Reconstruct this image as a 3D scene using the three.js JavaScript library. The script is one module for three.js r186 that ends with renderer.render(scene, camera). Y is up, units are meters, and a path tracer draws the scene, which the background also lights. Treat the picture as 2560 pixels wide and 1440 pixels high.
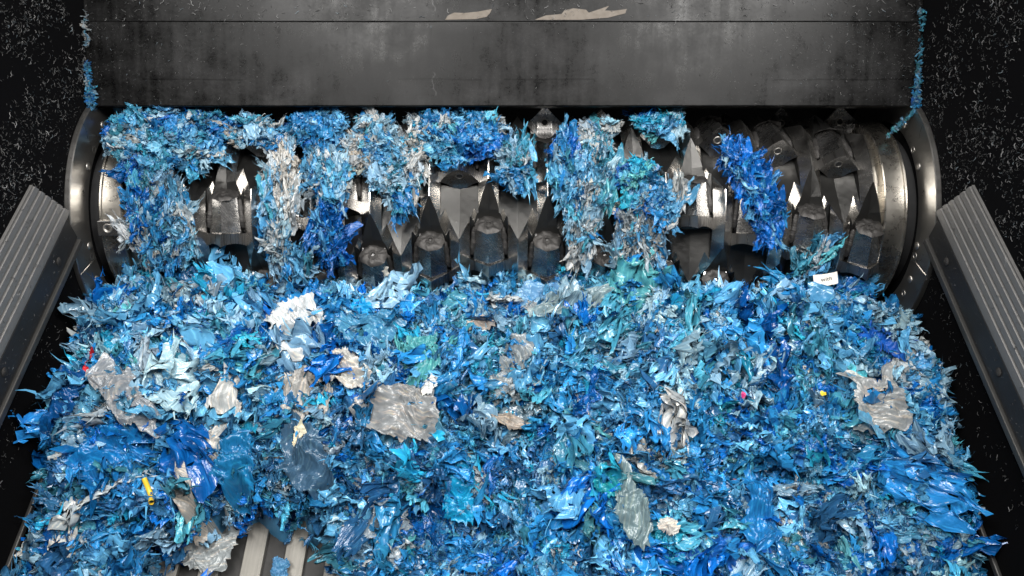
import * as THREE from 'three';
import { mergeGeometries, mergeVertices, toCreasedNormals } from 'three/addons/utils/BufferGeometryUtils.js';
import { RoundedBoxGeometry } from 'three/addons/geometries/RoundedBoxGeometry.js';
import { RectAreaLightUniformsLib } from 'three/addons/lights/RectAreaLightUniformsLib.js';
import { Brush, Evaluator, SUBTRACTION } from 'three-bvh-csg';
import { createNoise2D, createNoise3D } from 'simplex-noise';

// ------------------------------------------------------------ camera, light, exposure
// Origin: middle of the rotor's axis. x along the rotor, y up, z towards the operator.
const scene = new THREE.Scene();
const camera = new THREE.PerspectiveCamera(37.85, 1024 / 576, 0.05, 20);
camera.position.set(0.0125, 0.949, 0.954);
camera.rotation.set(THREE.MathUtils.degToRad(-50), 0, 0);
scene.background = new THREE.Color().setRGB(0.03, 0.031, 0.032);          // dim air of the hall above the hopper
const renderer = new THREE.WebGLRenderer({ antialias: true });
renderer.toneMapping = THREE.LinearToneMapping;
renderer.toneMappingExposure = 1.05;
renderer.shadowMap.enabled = true;
RectAreaLightUniformsLib.init();
const LAMPS = [[-0.65, 2.05, 0.86, 38, 'rectangular work light above the hopper, left of the operator'], [0.85, 2.05, 0.84, 46, 'rectangular work light above the hopper, right of the operator'], [0.05, 2.35, 0.16, 26, 'rectangular work light straight above the rotor']];   // x, y, z, radiance

// ------------------------------------------------------------ helpers
function rng(seed) { let a = seed >>> 0; return () => { a = (a + 0x6D2B79F5) >>> 0; let t = a; t = Math.imul(t ^ (t >>> 15), t | 1); t ^= t + Math.imul(t ^ (t >>> 7), t | 61); return ((t ^ (t >>> 14)) >>> 0) / 4294967296; }; }
const R0 = rng(20240611);
const gauss = (r = R0) => Math.sqrt(-2 * Math.log(1 - r() * 0.9999)) * Math.cos(6.28318 * r());
const n2 = createNoise2D(rng(7)), n3 = createNoise3D(rng(11));
const D = THREE.MathUtils.degToRad;
const lerp = (a, b, t) => a + (b - a) * t, clamp = (x, a, b) => Math.min(b, Math.max(a, x));
const smooth = (a, b, x) => { const t = clamp((x - a) / (b - a), 0, 1); return t * t * (3 - 2 * t); };
const V = (x, y, z) => new THREE.Vector3(x, y, z);
const used = {};
function numbered(name) { const k = used[name] ?? 0; used[name] = k + 1; return k ? `${name}_${String(k).padStart(3, '0')}` : name; }
function shade(o) { o.traverse((m) => { if (m.isMesh) { m.castShadow = true; m.receiveShadow = true; } }); return o; }
function tag(o, label, category, group, kind) { if (label) o.userData.label = label; if (category) o.userData.category = category; if (group) o.userData.group = group; if (kind) o.userData.kind = kind; return o; }
function mesh(name, geo, mat, parent = scene) { const m = new THREE.Mesh(geo, mat); m.name = parent === scene ? numbered(name) : name; m.castShadow = m.receiveShadow = true; parent.add(m); return m; }
function group(name, parent = scene) { const g = new THREE.Group(); g.name = numbered(name); parent.add(g); return g; }
function structure(name, geo, mat, label) { const m = mesh(name, geo, mat); m.userData.kind = 'structure'; if (label) m.userData.label = label; return m; }
function box(w, h, d, x = 0, y = 0, z = 0, r = 0.0012) { const g = r ? new RoundedBoxGeometry(w, h, d, 1, Math.min(r, w / 2.1, h / 2.1, d / 2.1)) : new THREE.BoxGeometry(w, h, d); g.translate(x, y, z); return g; }
function dataTex(size, fn, srgb = false, h = size) {
  const d = new Uint8Array(size * h * 4);
  for (let j = 0; j < h; j++) for (let i = 0; i < size; i++) { const c = fn(i / size, j / h); const k = (j * size + i) * 4; for (let q = 0; q < 3; q++) d[k + q] = clamp(Math.round(255 * (c[q] ?? c)), 0, 255); d[k + 3] = 255; }
  const t = new THREE.DataTexture(d, size, h); t.wrapS = t.wrapT = THREE.RepeatWrapping; t.magFilter = THREE.LinearFilter; t.minFilter = THREE.LinearMipmapLinearFilter; t.generateMipmaps = true;
  if (srgb) t.colorSpace = THREE.SRGBColorSpace; t.needsUpdate = true; return t;
}
const tileNoise = (u, v, f, s = 0) => { const a = u * 6.28318, b = v * 6.28318, r = f / 6.28318; return n3(Math.cos(a) * r + s, Math.sin(a) * r + Math.cos(b) * r, Math.sin(b) * r + s * 1.7); };

// ------------------------------------------------------------ materials
// brushed and worn steel: uv in metres times the repeat
const wearTex = dataTex(512, (u, v) => { const c = 0.8 + 0.07 * tileNoise(u, v, 5) + 0.07 * tileNoise(u, v, 17, 3) + 0.07 * tileNoise(u, v, 60, 9); return [c, c, c]; });
const brushTex = dataTex(512, (u, v) => { const c = 0.5 + 0.28 * tileNoise(u * 1, v, 90, 2) * 0.4 + 0.3 * n2(u * 3, v * 160) + 0.12 * n2(u * 20 + 40, v * 330); return [c, c, c]; });
function rep(t, x, y = x) { const c = t.clone(); c.repeat.set(x, y); c.needsUpdate = true; return c; }
const steel = (c, rough, metal = 1, o = {}) => new THREE.MeshStandardMaterial({ color: new THREE.Color().setRGB(...c), metalness: metal, roughness: rough, ...o });
const M = {
  drum: steel([0.56, 0.54, 0.51], 0.3, 1, { roughnessMap: rep(wearTex, 6), bumpMap: rep(brushTex, 10, 10), bumpScale: 0.00001 }),
  holder: steel([0.42, 0.415, 0.41], 0.34, 1, { roughnessMap: rep(wearTex, 9), bumpMap: rep(brushTex, 14), bumpScale: 0.00001 }),
  knife: steel([0.36, 0.35, 0.34], 0.36, 1, { roughnessMap: rep(wearTex, 14), bumpMap: rep(brushTex, 14), bumpScale: 0.00001 }),
  disc: steel([0.55, 0.52, 0.47], 0.36, 1, { roughnessMap: rep(wearTex, 4), bumpMap: rep(brushTex, 8), bumpScale: 0.00001 }),
  ring: steel([0.36, 0.35, 0.335], 0.4, 0.95, { roughnessMap: rep(wearTex, 5), bumpMap: rep(brushTex, 6), bumpScale: 0.00001 }),
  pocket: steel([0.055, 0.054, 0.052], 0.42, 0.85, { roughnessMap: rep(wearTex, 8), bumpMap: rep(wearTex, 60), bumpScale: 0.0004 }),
  weld: steel([0.065, 0.062, 0.06], 0.55, 0.85, { bumpMap: rep(wearTex, 3), bumpScale: 0.001 }),
  screw: steel([0.45, 0.43, 0.4], 0.45, 1),
  black: steel([0.018, 0.018, 0.019], 0.75, 0.2),
  film: new THREE.MeshPhysicalMaterial({ color: 0xffffff, vertexColors: true, roughness: 0.27, transmission: 0.24, thickness: 0, ior: 1.5, side: THREE.DoubleSide }),
};
// ------------------------------------------------------------ the hopper round the rotor
const wallMat = new THREE.MeshPhysicalMaterial({ color: new THREE.Color().setRGB(0.0035, 0.0035, 0.004), roughness: 0.95, specularIntensity: 0.1 });
for (const s of [-1, 1]) {
  structure(s < 0 ? 'wall_left' : 'wall_right', box(0.03, 0.85, 1.25, s * 0.615, 0.22, 0.25, 0), wallMat, s < 0 ? 'black steel hopper side wall covered in lint, left of the rotor' : 'black steel hopper side wall covered in lint, right of the rotor');
}
structure('wall_back', box(1.2, 0.75, 0.02, 0, 0.1, -0.36, 0), M.black, 'dark steel wall behind the rotor under the deflector plate');
structure('chamber_floor', box(1.2, 0.02, 0.56, 0, -0.26, -0.08, 0), M.black, 'dark bottom of the cutting chamber below the rotor');

// sloping plates over the rotor, uv in metres from their lower left corner
function slopeGeo(y0, z0, len, back) {
  const g = new RoundedBoxGeometry(1.198, len, back, 2, 0.002); g.translate(0, len / 2, -back / 2);
  const p = g.attributes.position, uv = g.attributes.uv; for (let i = 0; i < p.count; i++) uv.setXY(i, (p.getX(i) + 0.6) / 1.2, p.getY(i) / 0.3);
  g.rotateX(-Math.atan2(0.082, 0.085)); g.translate(0, y0, z0); return g;
}
// stains: mottled scale, runs down the plate, a few rubbed patches
const px2m = (x) => (x - 240) / 2040;
function plateTone(u, v) {
  const run = n2(u * 60, v * 1.6) * 0.5 + n2(u * 150 + 9, v * 3) * 0.3;
  const mott = n2(u * 14, v * 4.5) * 0.5 + n2(u * 40, v * 12) * 0.3 + n2(u * 130, v * 40) * 0.25 + n2(u * 420, v * 110) * 0.3;
  return { run, mott };
}
function blot(u, v, cu, cv, ru, rv, f) { const d = Math.hypot((u - cu) / ru, (v - cv) / rv) + 0.35 * n2(u * f, v * f * 0.3); return smooth(1.05, 0.85, d); }
const plateColor = dataTex(2048, (u, v) => {
  const { run, mott } = plateTone(u, v);
  let c = 0.07 + 0.045 * mott + 0.03 * run + 0.04 * smooth(0.2, 0.7, n2(u * 6 + 3, v * 2.2));
  const st = Math.max(blot(u, v, 0.285, 0.235, 0.022, 0.05, 90), blot(u, v, 0.318, 0.235, 0.014, 0.06, 110), 0.6 * blot(u, v, 0.318, 0.13, 0.009, 0.03, 110));
  c = lerp(c, 0.06, st * 0.6);
  if (Math.abs(v - 0.125 - 0.004 * n2(u * 9, 2)) < 0.0035 && n2(u * 5, 5) > -0.2) c -= 0.05;
  const scr = Math.abs(u - 0.412 - 0.004 * n2(v * 18, 3) - (0.2 - v) * 0.05); if (scr < 0.0007 && v > 0.05 && v < 0.16) c += 0.1;
  c += (n2(u * 900, v * 240) > 0.86 ? 0.1 : 0);
  return [c, c, c * 1.01];
}, true, 512);
const plateRough = dataTex(2048, (u, v) => { const { run, mott } = plateTone(u, v); const c = 0.60 + 0.2 * mott + 0.14 * run; return [c, c, c]; }, false, 512);
const plateMat = new THREE.MeshPhysicalMaterial({ color: 0xffffff, map: plateColor, roughnessMap: plateRough, roughness: 0.56, metalness: 0.25, specularIntensity: 0.32 });
const plates = tag(group('deflector'), 'wide dark grey steel deflector plates sloping up behind the rotor', 'deflector');
plates.position.set(0, 0.189, -0.026);
mesh('lower_plate', slopeGeo(0, 0, 0.1195, 0.03), plateMat, plates);
{
  const up = mesh('upper_plate', slopeGeo(0.0851, -0.0821, 0.20, 0.026), plateMat, plates);
  mesh('backing', slopeGeo(0.04, -0.07, 0.2, 0.004), M.black, plates);
  up.userData.label = 'upper plate speckled with lint and two tan scuffs';
  // tan scuffs, worn through to bare metal: thin sheets of irregular outline on the plate
  const scuff = new THREE.MeshStandardMaterial({ color: new THREE.Color().setRGB(0.10, 0.083, 0.066), roughness: 0.75, metalness: 0.2, roughnessMap: rep(wearTex, 20) });
  const outline = (pts) => { const s = new THREE.Shape(pts.map(([x, y]) => new THREE.Vector2(x, y))); const g = new THREE.ExtrudeGeometry(s, { depth: 0.0006, bevelEnabled: false }); g.rotateX(-Math.atan2(0.082, 0.085)); g.translate(0, 0.0851, -0.0821); g.translate(0, 0.0002, 0.0002); return g; };
  mesh('scuff', outline([[-0.083, 0.003], [-0.079, 0.009], [-0.07, 0.013], [-0.055, 0.0125], [-0.035, 0.0145], [-0.016, 0.018], [-0.019, 0.012], [-0.024, 0.007], [-0.04, 0.004]]), scuff, up);
  mesh('scuff', outline([[0.045, 0.003], [0.06, 0.009], [0.083, 0.011], [0.087, 0.016], [0.1, 0.019], [0.118, 0.017], [0.122, 0.013], [0.135, 0.017], [0.151, 0.0225], [0.145, 0.016], [0.158, 0.0155], [0.176, 0.018], [0.174, 0.012], [0.15, 0.006], [0.11, 0.003]]), scuff, up);
}

// ------------------------------------------------------------ ram table: light wear bars over a dark plate
structure('ram_table', box(1.198, 0.02, 0.62, 0, -0.106, 0.49, 0), steel([0.03, 0.029, 0.028], 0.6, 0.5, { roughnessMap: rep(wearTex, 4) }), 'dark steel table under the shredded film');
const barMat = steel([0.34, 0.325, 0.305], 0.6, 0.6, { map: dataTex(256, (u, v) => { const k = 0.82 + 0.04 * n2(u * 6, v * 3) + 0.03 * n2(u * 30, v * 12) + 0.02 * n2(u * 90, v * 90); return [k, k, k * 0.98]; }, true), roughnessMap: rep(wearTex, 5), bumpMap: rep(brushTex, 3, 20), bumpScale: 0.00001 });
const bars = tag(group('slide_rails'), 'pale grey steel slide bars set in the table, bare at lower left', 'slide bars');
for (let k = 0; k < 19; k++) mesh('bar', box(0.026, 0.008, 0.6, -0.4738 + k * 0.0525, -0.092, 0.5, 0.0012), barMat, bars);

// ------------------------------------------------------------ lamps of the hall, above and behind the operator
for (const [x, y, z, L, label] of LAMPS) {
  const g = tag(group('work_light'), label, 'work light');
  g.position.set(x, y, z); g.lookAt(0, 0.05, 0.2);
  mesh('housing', box(1.06, 0.4, 0.06, 0, 0, -0.034, 0.006), steel([0.3, 0.3, 0.3], 0.5, 0.6), g);
  mesh('diffuser', box(1.0, 0.34, 0.004, 0, 0, -0.002, 0.001), new THREE.MeshStandardMaterial({ color: 0xffffff, emissive: new THREE.Color().setRGB(1, 0.98, 0.95), emissiveIntensity: 4 }), g);
  const a = new THREE.RectAreaLight(new THREE.Color().setRGB(1, 0.98, 0.95), L, 1.0, 0.34);
  a.position.set(0, 0, 0.004); a.rotation.y = Math.PI; g.add(a); a.castShadow = true;
}

// ------------------------------------------------------------ the rotor
const PITCH = 0.042, CREST = 0.152, VALLEY = 0.131, NR = 26, HALF = NR * PITCH / 2;
const polar = (deg, rho, a = 0) => V(a, rho * Math.sin(D(deg)), rho * Math.cos(D(deg)));
const rotor = tag(group('rotor'), 'steel shredder rotor with V-ridges and rows of bolted diamond knives', 'rotor');
const axisX = (i) => (i - 0.5) * PITCH;                                       // ridge i, from -12 to 13; ridge 0 is the point of the chevron
const knifeAngle = (i, k) => { let a = 9.5 - 64.75 * Math.abs(i) + 120 * k; a = ((a + 90) % 360 + 360) % 360 - 90; return a; };
function gridSolid(rows, capA, capB) {                                        // rings of points, closed round, caps as fans
  const n = rows[0].length, pos = [], uv = [], idx = [];
  rows.forEach((row, j) => row.forEach((p, i) => { pos.push(p.x, p.y, p.z); uv.push(i / n, p.x * 2); }));
  for (let j = 0; j < rows.length - 1; j++) for (let i = 0; i < n; i++) { const a = j * n + i, b = j * n + (i + 1) % n; idx.push(a, b, a + n, b, b + n, a + n); }
  const add = (p) => { pos.push(p.x, p.y, p.z); uv.push(0, 0); return pos.length / 3 - 1; };
  if (capA) { const c = add(capA); for (let i = 0; i < n; i++) idx.push(c, (i + 1) % n, i); }
  if (capB) { const c = add(capB), o = (rows.length - 1) * n; for (let i = 0; i < n; i++) idx.push(c, o + i, o + (i + 1) % n); }
  const g = new THREE.BufferGeometry(); g.setAttribute('position', new THREE.Float32BufferAttribute(pos, 3)); g.setAttribute('uv', new THREE.Float32BufferAttribute(uv, 2)); 
  if (capA && capB) { let vol = 0; const t = (k) => V(pos[k * 3], pos[k * 3 + 1], pos[k * 3 + 2]); for (let k = 0; k < idx.length; k += 3) vol += t(idx[k]).dot(t(idx[k + 1]).cross(t(idx[k + 2]))); if (vol < 0) for (let k = 0; k < idx.length; k += 3) { const q = idx[k]; idx[k] = idx[k + 1]; idx[k + 1] = q; } }
  g.setIndex(idx); g.computeVertexNormals(); return g;
}
{
  const SEG = 108, rows = [], prof = [];
  for (let i = 0; i < NR; i++) { const x0 = -HALF + i * PITCH; if (!i) prof.push([x0, VALLEY]); prof.push([x0 + PITCH / 2 - 0.0006, CREST], [x0 + PITCH / 2 + 0.0006, CREST], [x0 + PITCH, VALLEY]); }
  for (const [x, r] of prof) { const row = []; for (let s = 0; s < SEG; s++) row.push(polar(-s * 360 / SEG, r, x)); rows.push(row); }
  const body = gridSolid(rows, V(-HALF, 0, 0), V(HALF, 0, 0));
  // pockets: along the turn a slope down behind the holder, a floor under it, a scoop before the knife; slightly V-shaped across
  const prof2 = [[57, 0.158, 1], [54, 0.1525, 1], [37, 0.1345, 1], [31.5, 0.1285, 1], [22, 0.122, 1], [6, 0.1205, 1], [0, 0.1185, 1], [-8, 0.1195, 1], [-16, 0.125, 1], [-24, 0.1345, 1], [-32, 0.1475, 1], [-37, 0.158, 1], [-37, 0.185, 0], [-20, 0.19, 0], [0, 0.19, 0], [20, 0.19, 0], [40, 0.19, 0], [57, 0.185, 0]];
  const cutter = (i, ang) => {
    const rows2 = [-0.0275, 0, 0.0275].map((a) => prof2.map(([al, rho, low]) => polar(ang + al, rho + (low ? Math.abs(a) * 0.22 : 0), axisX(i) + a)));
    const g = gridSolid(rows2);
    const flat = prof2.map(([al, rho]) => new THREE.Vector2(rho * Math.cos(D(al)), rho * Math.sin(D(al))));
    const tri = THREE.ShapeUtils.triangulateShape(flat, []), n = prof2.length, idx = [...g.index.array];
    const turn = Math.sign(THREE.ShapeUtils.area(flat));
    for (let [a, b, c] of tri) { if (Math.sign(THREE.ShapeUtils.area([flat[a], flat[b], flat[c]])) === turn) [b, c] = [c, b]; idx.push(a, b, c); idx.push(2 * n + a, 2 * n + c, 2 * n + b); }
    g.setIndex(idx);
    // orient outward: signed volume
    let vol = 0; const p = g.attributes.position, A = V(), B = V(), C = V();
    for (let t = 0; t < idx.length; t += 3) { A.fromBufferAttribute(p, idx[t]); B.fromBufferAttribute(p, idx[t + 1]); C.fromBufferAttribute(p, idx[t + 2]); vol += A.dot(B.clone().cross(C)); }
    if (vol < 0) { for (let t = 0; t < idx.length; t += 3) { const q = idx[t]; idx[t] = idx[t + 1]; idx[t + 1] = q; } g.setIndex(idx); }
    const uv = g.attributes.uv; for (let q = 0; q < uv.count; q++) uv.setXY(q, p.getY(q) * 2, p.getX(q) * 2);
    g.computeVertexNormals(); return g;
  };
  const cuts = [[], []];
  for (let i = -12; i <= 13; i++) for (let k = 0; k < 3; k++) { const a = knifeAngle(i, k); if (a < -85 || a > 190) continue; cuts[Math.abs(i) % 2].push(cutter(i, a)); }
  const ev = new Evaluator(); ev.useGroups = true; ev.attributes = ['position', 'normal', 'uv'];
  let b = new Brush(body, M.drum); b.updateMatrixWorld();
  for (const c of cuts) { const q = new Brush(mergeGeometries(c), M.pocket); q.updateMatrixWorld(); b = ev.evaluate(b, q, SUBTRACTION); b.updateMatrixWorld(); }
  const gr = b.geometry.groups.map((q) => ({ ...q })), mats = Array.isArray(b.material) ? b.material : [b.material];
  const g = toCreasedNormals(b.geometry.index ? b.geometry.toNonIndexed() : b.geometry, D(14));
  // uv: arc length and axial place in metres
  const p = g.attributes.position, uv = g.attributes.uv; for (let i = 0; i < p.count; i++) uv.setXY(i, p.getX(i), Math.atan2(p.getY(i), p.getZ(i)) * 0.15);
  // ridges and milled pockets as two parts
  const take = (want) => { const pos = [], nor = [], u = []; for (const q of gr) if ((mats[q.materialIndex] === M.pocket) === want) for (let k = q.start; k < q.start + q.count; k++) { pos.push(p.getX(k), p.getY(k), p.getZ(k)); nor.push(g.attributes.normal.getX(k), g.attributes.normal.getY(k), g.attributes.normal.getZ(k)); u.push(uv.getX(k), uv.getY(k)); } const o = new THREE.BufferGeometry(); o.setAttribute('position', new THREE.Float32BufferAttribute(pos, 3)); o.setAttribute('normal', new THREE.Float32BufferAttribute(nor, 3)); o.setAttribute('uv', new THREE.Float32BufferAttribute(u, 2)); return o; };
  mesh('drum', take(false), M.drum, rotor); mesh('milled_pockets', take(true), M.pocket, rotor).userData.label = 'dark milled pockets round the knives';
}
// tooth parts, built in the frame t (turning direction), r (outwards), a (along the axis): stored as x=a, y=r, z=t
function prism(sections) {                                                    // sections: arrays of [a, r, t], open loop order
  const rows = sections.map((s) => s.map(([a, r, t]) => V(a, r, t)));
  const mid = (s) => s.reduce((q, p) => q.add(p), V(0, 0, 0)).multiplyScalar(1 / s.length);
  const g = gridSolid(rows, mid(rows[0]), mid(rows[rows.length - 1])).toNonIndexed(); g.deleteAttribute('normal');
  const c = toCreasedNormals(g, D(20)); const p = c.attributes.position, uv = c.attributes.uv; for (let i = 0; i < p.count; i++) uv.setXY(i, p.getX(i), p.getZ(i) + p.getY(i)); return c;
}
function bead(path, r0, seed, ripple = 55, amp = 0.12) {                      // weld bead: rippled tube, closed ends
  const cv = new THREE.CatmullRomCurve3(path), N = 48, S = 9, fr = cv.computeFrenetFrames(N), rows = [], L = cv.getLength();
  for (let j = 0; j <= N; j++) {
    const u = j / N, c = cv.getPointAt(u), e = Math.pow(Math.max(0, 1 - Math.pow(Math.abs(2 * u - 1), 5)), 0.5), row = [];
    for (let i = 0; i < S; i++) { const a = i / S * 6.28318; const r = (r0 * (1 + amp * Math.abs(Math.sin(u * L * 900 + Math.cos(a) * 1.2)) + 0.25 * n3(c.x * 90 + seed, c.y * 90 + Math.cos(a), c.z * 90 + Math.sin(a)))) * Math.max(0.12, e); row.push(c.clone().addScaledVector(fr.normals[j], r * Math.cos(a)).addScaledVector(fr.binormals[j], r * Math.sin(a))); }
    rows.push(row);
  }
  void ripple; const g = gridSolid(rows, cv.getPointAt(0), cv.getPointAt(1)); g.computeVertexNormals(); return g;
}
const toothGeo = (() => {
  const sec = (t, ra, w, lean) => [[0, ra, t], [w, ra - w * 0.82, t - w * 0.82 * lean], [w * 1.02, 0.119, t - (ra - 0.119) * lean], [-w * 1.02, 0.119, t - (ra - 0.119) * lean], [-w, ra - w * 0.82, t - w * 0.82 * lean]];
  const holder = prism([sec(-0.0275, 0.149, 0.0165, 0.36), sec(-0.0265, 0.1498, 0.0172, 0.34), sec(0.0226, 0.1555, 0.0222, 0), sec(0.024, 0.1545, 0.0212, 0)]);
  // knife: a square on its corner, dished front
  const s = 0.0285, cr = 0.1335, N = 12, pos = [], idx = [], uv = [], T = 0.0425, B = 0.0243;
  const dish = (a, r) => T - 0.0085 * (1 - (a * a + (r - cr) ** 2) / (s * s));
  const P = (i, j, f) => { const u = i / N, w = j / N, a = (u - w) * s, r = cr + (u + w - 1) * s; return [a, r, f ? dish(a, r) : B]; };
  for (const f of [1, 0]) for (let i = 0; i <= N; i++) for (let j = 0; j <= N; j++) { const q = P(i, j, f); pos.push(...q); uv.push(q[0], q[1]); }
  const id = (f, i, j) => (f ? 0 : (N + 1) * (N + 1)) + i * (N + 1) + j;
  for (let i = 0; i < N; i++) for (let j = 0; j < N; j++) { idx.push(id(1, i, j), id(1, i + 1, j), id(1, i + 1, j + 1), id(1, i, j), id(1, i + 1, j + 1), id(1, i, j + 1)); if (0) idx.push(); }
  for (let k = 0; k < N; k++) {
    const q = (a, b, c, d) => idx.push(a, b, c, a, c, d);
    q(id(1, k, 0), id(0, k, 0), id(0, k + 1, 0), id(1, k + 1, 0)); q(id(1, k + 1, N), id(0, k + 1, N), id(0, k, N), id(1, k, N));
    q(id(1, 0, k + 1), id(0, 0, k + 1), id(0, 0, k), id(1, 0, k)); q(id(1, N, k), id(0, N, k), id(0, N, k + 1), id(1, N, k + 1));
  }
  idx.push(id(0, 0, 0), id(0, 0, N), id(0, N, N), id(0, 0, 0), id(0, N, N), id(0, N, 0));
  let kg = new THREE.BufferGeometry(); kg.setAttribute('position', new THREE.Float32BufferAttribute(pos, 3)); kg.setAttribute('uv', new THREE.Float32BufferAttribute(uv, 2)); kg.setIndex(idx);
  kg = toCreasedNormals(kg.toNonIndexed(), D(25));
  const hole = new THREE.TorusGeometry(0.0052, 0.0011, 8, 20); hole.translate(0, cr + 0.004, T - 0.0082);
  const bore = new THREE.CylinderGeometry(0.0046, 0.0046, 0.0012, 18); bore.rotateX(Math.PI / 2); bore.translate(0, cr + 0.004, T - 0.0082);
  const wl = (sd) => bead([V(sd * 0.0195, 0.1315, -0.026), V(sd * 0.0215, 0.133, -0.012), V(sd * 0.0235, 0.134, 0.004), V(sd * 0.0246, 0.1325, 0.018)], 0.004, sd * 9);
  const wr = bead([V(-0.021, 0.131, -0.024), V(-0.0175, 0.134, -0.034), V(-0.0105, 0.1375, -0.041), V(0, 0.138, -0.0455), V(0.0105, 0.1375, -0.041), V(0.0175, 0.134, -0.034), V(0.021, 0.131, -0.024)], 0.0034, 4, 55, 0.5);
  // bolt in the sloping rear face
  const lean = Math.atan(0.75), ctr = V(0, 0.1385, -0.0318);
  const put = (g) => { g.rotateX(Math.PI / 2 - 0.0); g.rotateX(-(Math.PI / 2 + lean) + Math.PI); g.translate(ctr.x, ctr.y, ctr.z); return g; };
  const bolt = new THREE.LatheGeometry([[0.0024, -0.003], [0.0026, 0.0012], [0.0036, 0.002], [0.0052, 0.0018], [0.0056, 0.0006], [0.0064, 0.0014], [0.0076, 0.0008], [0.0078, -0.002]].map(([x, y]) => new THREE.Vector2(x, y)), 22);
  bolt.scale(1.05, 1, 1.05); bolt.rotateX(-Math.PI / 2 + 0.0); bolt.rotateX(0.4); bolt.translate(ctr.x, ctr.y, ctr.z - 0.0006); void put;
  const socket = new THREE.CircleGeometry(0.0033, 6); socket.rotateX(Math.PI); socket.rotateX(0.4); socket.translate(ctr.x, ctr.y - 0.001, ctr.z + 0.0006);
  const crustRows = []; for (let j = 0; j <= 5; j++) { const row = []; for (let i = 0; i < 26; i++) { const a = i / 26 * 6.28318, rr = 0.0185 * (j / 5) * (1 + 0.1 * n2(i * 1.9, 3)), hgt = 0.0022 * (1 - Math.pow(j / 5, 3)) + 0.0016 * n3(Math.cos(a) * j * 0.9, Math.sin(a) * j * 0.9, 2) - (j < 2 ? 0.002 : 0) - (j === 5 ? 0.002 : 0); row.push(V(rr * Math.cos(a) * 1.1, rr * Math.sin(a), -hgt)); } crustRows.push(row); }
  const crust = gridSolid(crustRows.slice(1), V(0, 0, 0.001), null); crust.rotateX(0.4); crust.translate(ctr.x, ctr.y - 0.001, ctr.z - 0.0002);
  return { crust, holder, knife: kg, hole, bore, welds: [wl(-1), wl(1)], bolt, socket };
})();
{
  for (let i = -12; i <= 13; i++) for (let k = 0; k < 3; k++) {
    const a = knifeAngle(i, k); if (a < -72 || a > 165) continue;
    const mid = a + 15.6;                                                   // frame of the holder's middle: outwards at this angle, turning towards smaller angles
    const place = (m) => {
      const r = polar(mid, 1), t = polar(mid - 90, 1); const mt = new THREE.Matrix4().makeBasis(V(-1, 0, 0), r, t); if (mt.determinant() < 0) mt.makeBasis(V(1, 0, 0), r, t);
      mt.setPosition(axisX(i), 0, 0); m.applyMatrix4(mt); return m;
    };
    const h = place(mesh('tooth_holder', toothGeo.holder, M.holder, rotor));
    for (const w of toothGeo.welds) mesh('weld_bead', w, M.weld, h); mesh('weld_crust', toothGeo.crust, M.weld, h);
    const bolt = mesh('bolt', toothGeo.bolt, M.weld, h); void bolt; mesh('bolt_socket', toothGeo.socket, M.black, h);
    const kn = place(mesh('knife', toothGeo.knife, M.knife, rotor));
    mesh('screw_rim', toothGeo.hole, M.screw, kn); mesh('screw_hole', toothGeo.bore, M.black, kn);
  }
  for (const s of [-1, 1]) {
    const lathe = (pts, seg = 120) => { const g = new THREE.LatheGeometry(pts.map(([x, r]) => new THREE.Vector2(r, x)), seg); g.rotateZ(-Math.PI / 2); const q = toCreasedNormals(g.toNonIndexed(), D(20)); const p = q.attributes.position; for (let i = 0; i < p.count; i++) q.attributes.uv.setXY(i, p.getX(i), Math.atan2(p.getY(i), p.getZ(i)) * 0.14); return q; };
    const x0 = 0.5458, x1 = 0.577;
    const pr = [[x0, 0.10], [x0, 0.1385], [x0 + 0.0015, 0.14], [x1 - 0.004, 0.14], [x1 - 0.003, 0.1425], [x1 - 0.0005, 0.1425], [x1, 0.142], [x1, 0.10]];
    mesh('end_disc', lathe(pr.map(([x, r]) => [s * x, r])), M.disc, rotor);
    mesh('shaft', lathe([[s * x1, 0.12], [s * 0.6, 0.12]]), M.black, rotor);
  }
  // clamp block on the left end disc
  const cb = mesh('clamp_block', box(0.03, 0.022, 0.014, 0, 0, 0, 0.0012), M.holder, rotor);
  cb.position.copy(polar(36, 0.1425, -0.5625)); cb.rotation.x = -D(36) + 0; 
  const sc = mesh('screw', new THREE.LatheGeometry([[0.0028, -0.002], [0.003, 0.001], [0.0062, 0.0014], [0.0068, 0.0006], [0.0075, -0.002]].map(([x, y]) => new THREE.Vector2(x, y)), 24), M.screw, cb); sc.rotation.x = Math.PI / 2; sc.position.set(0, 0, 0.0075);
}

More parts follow.
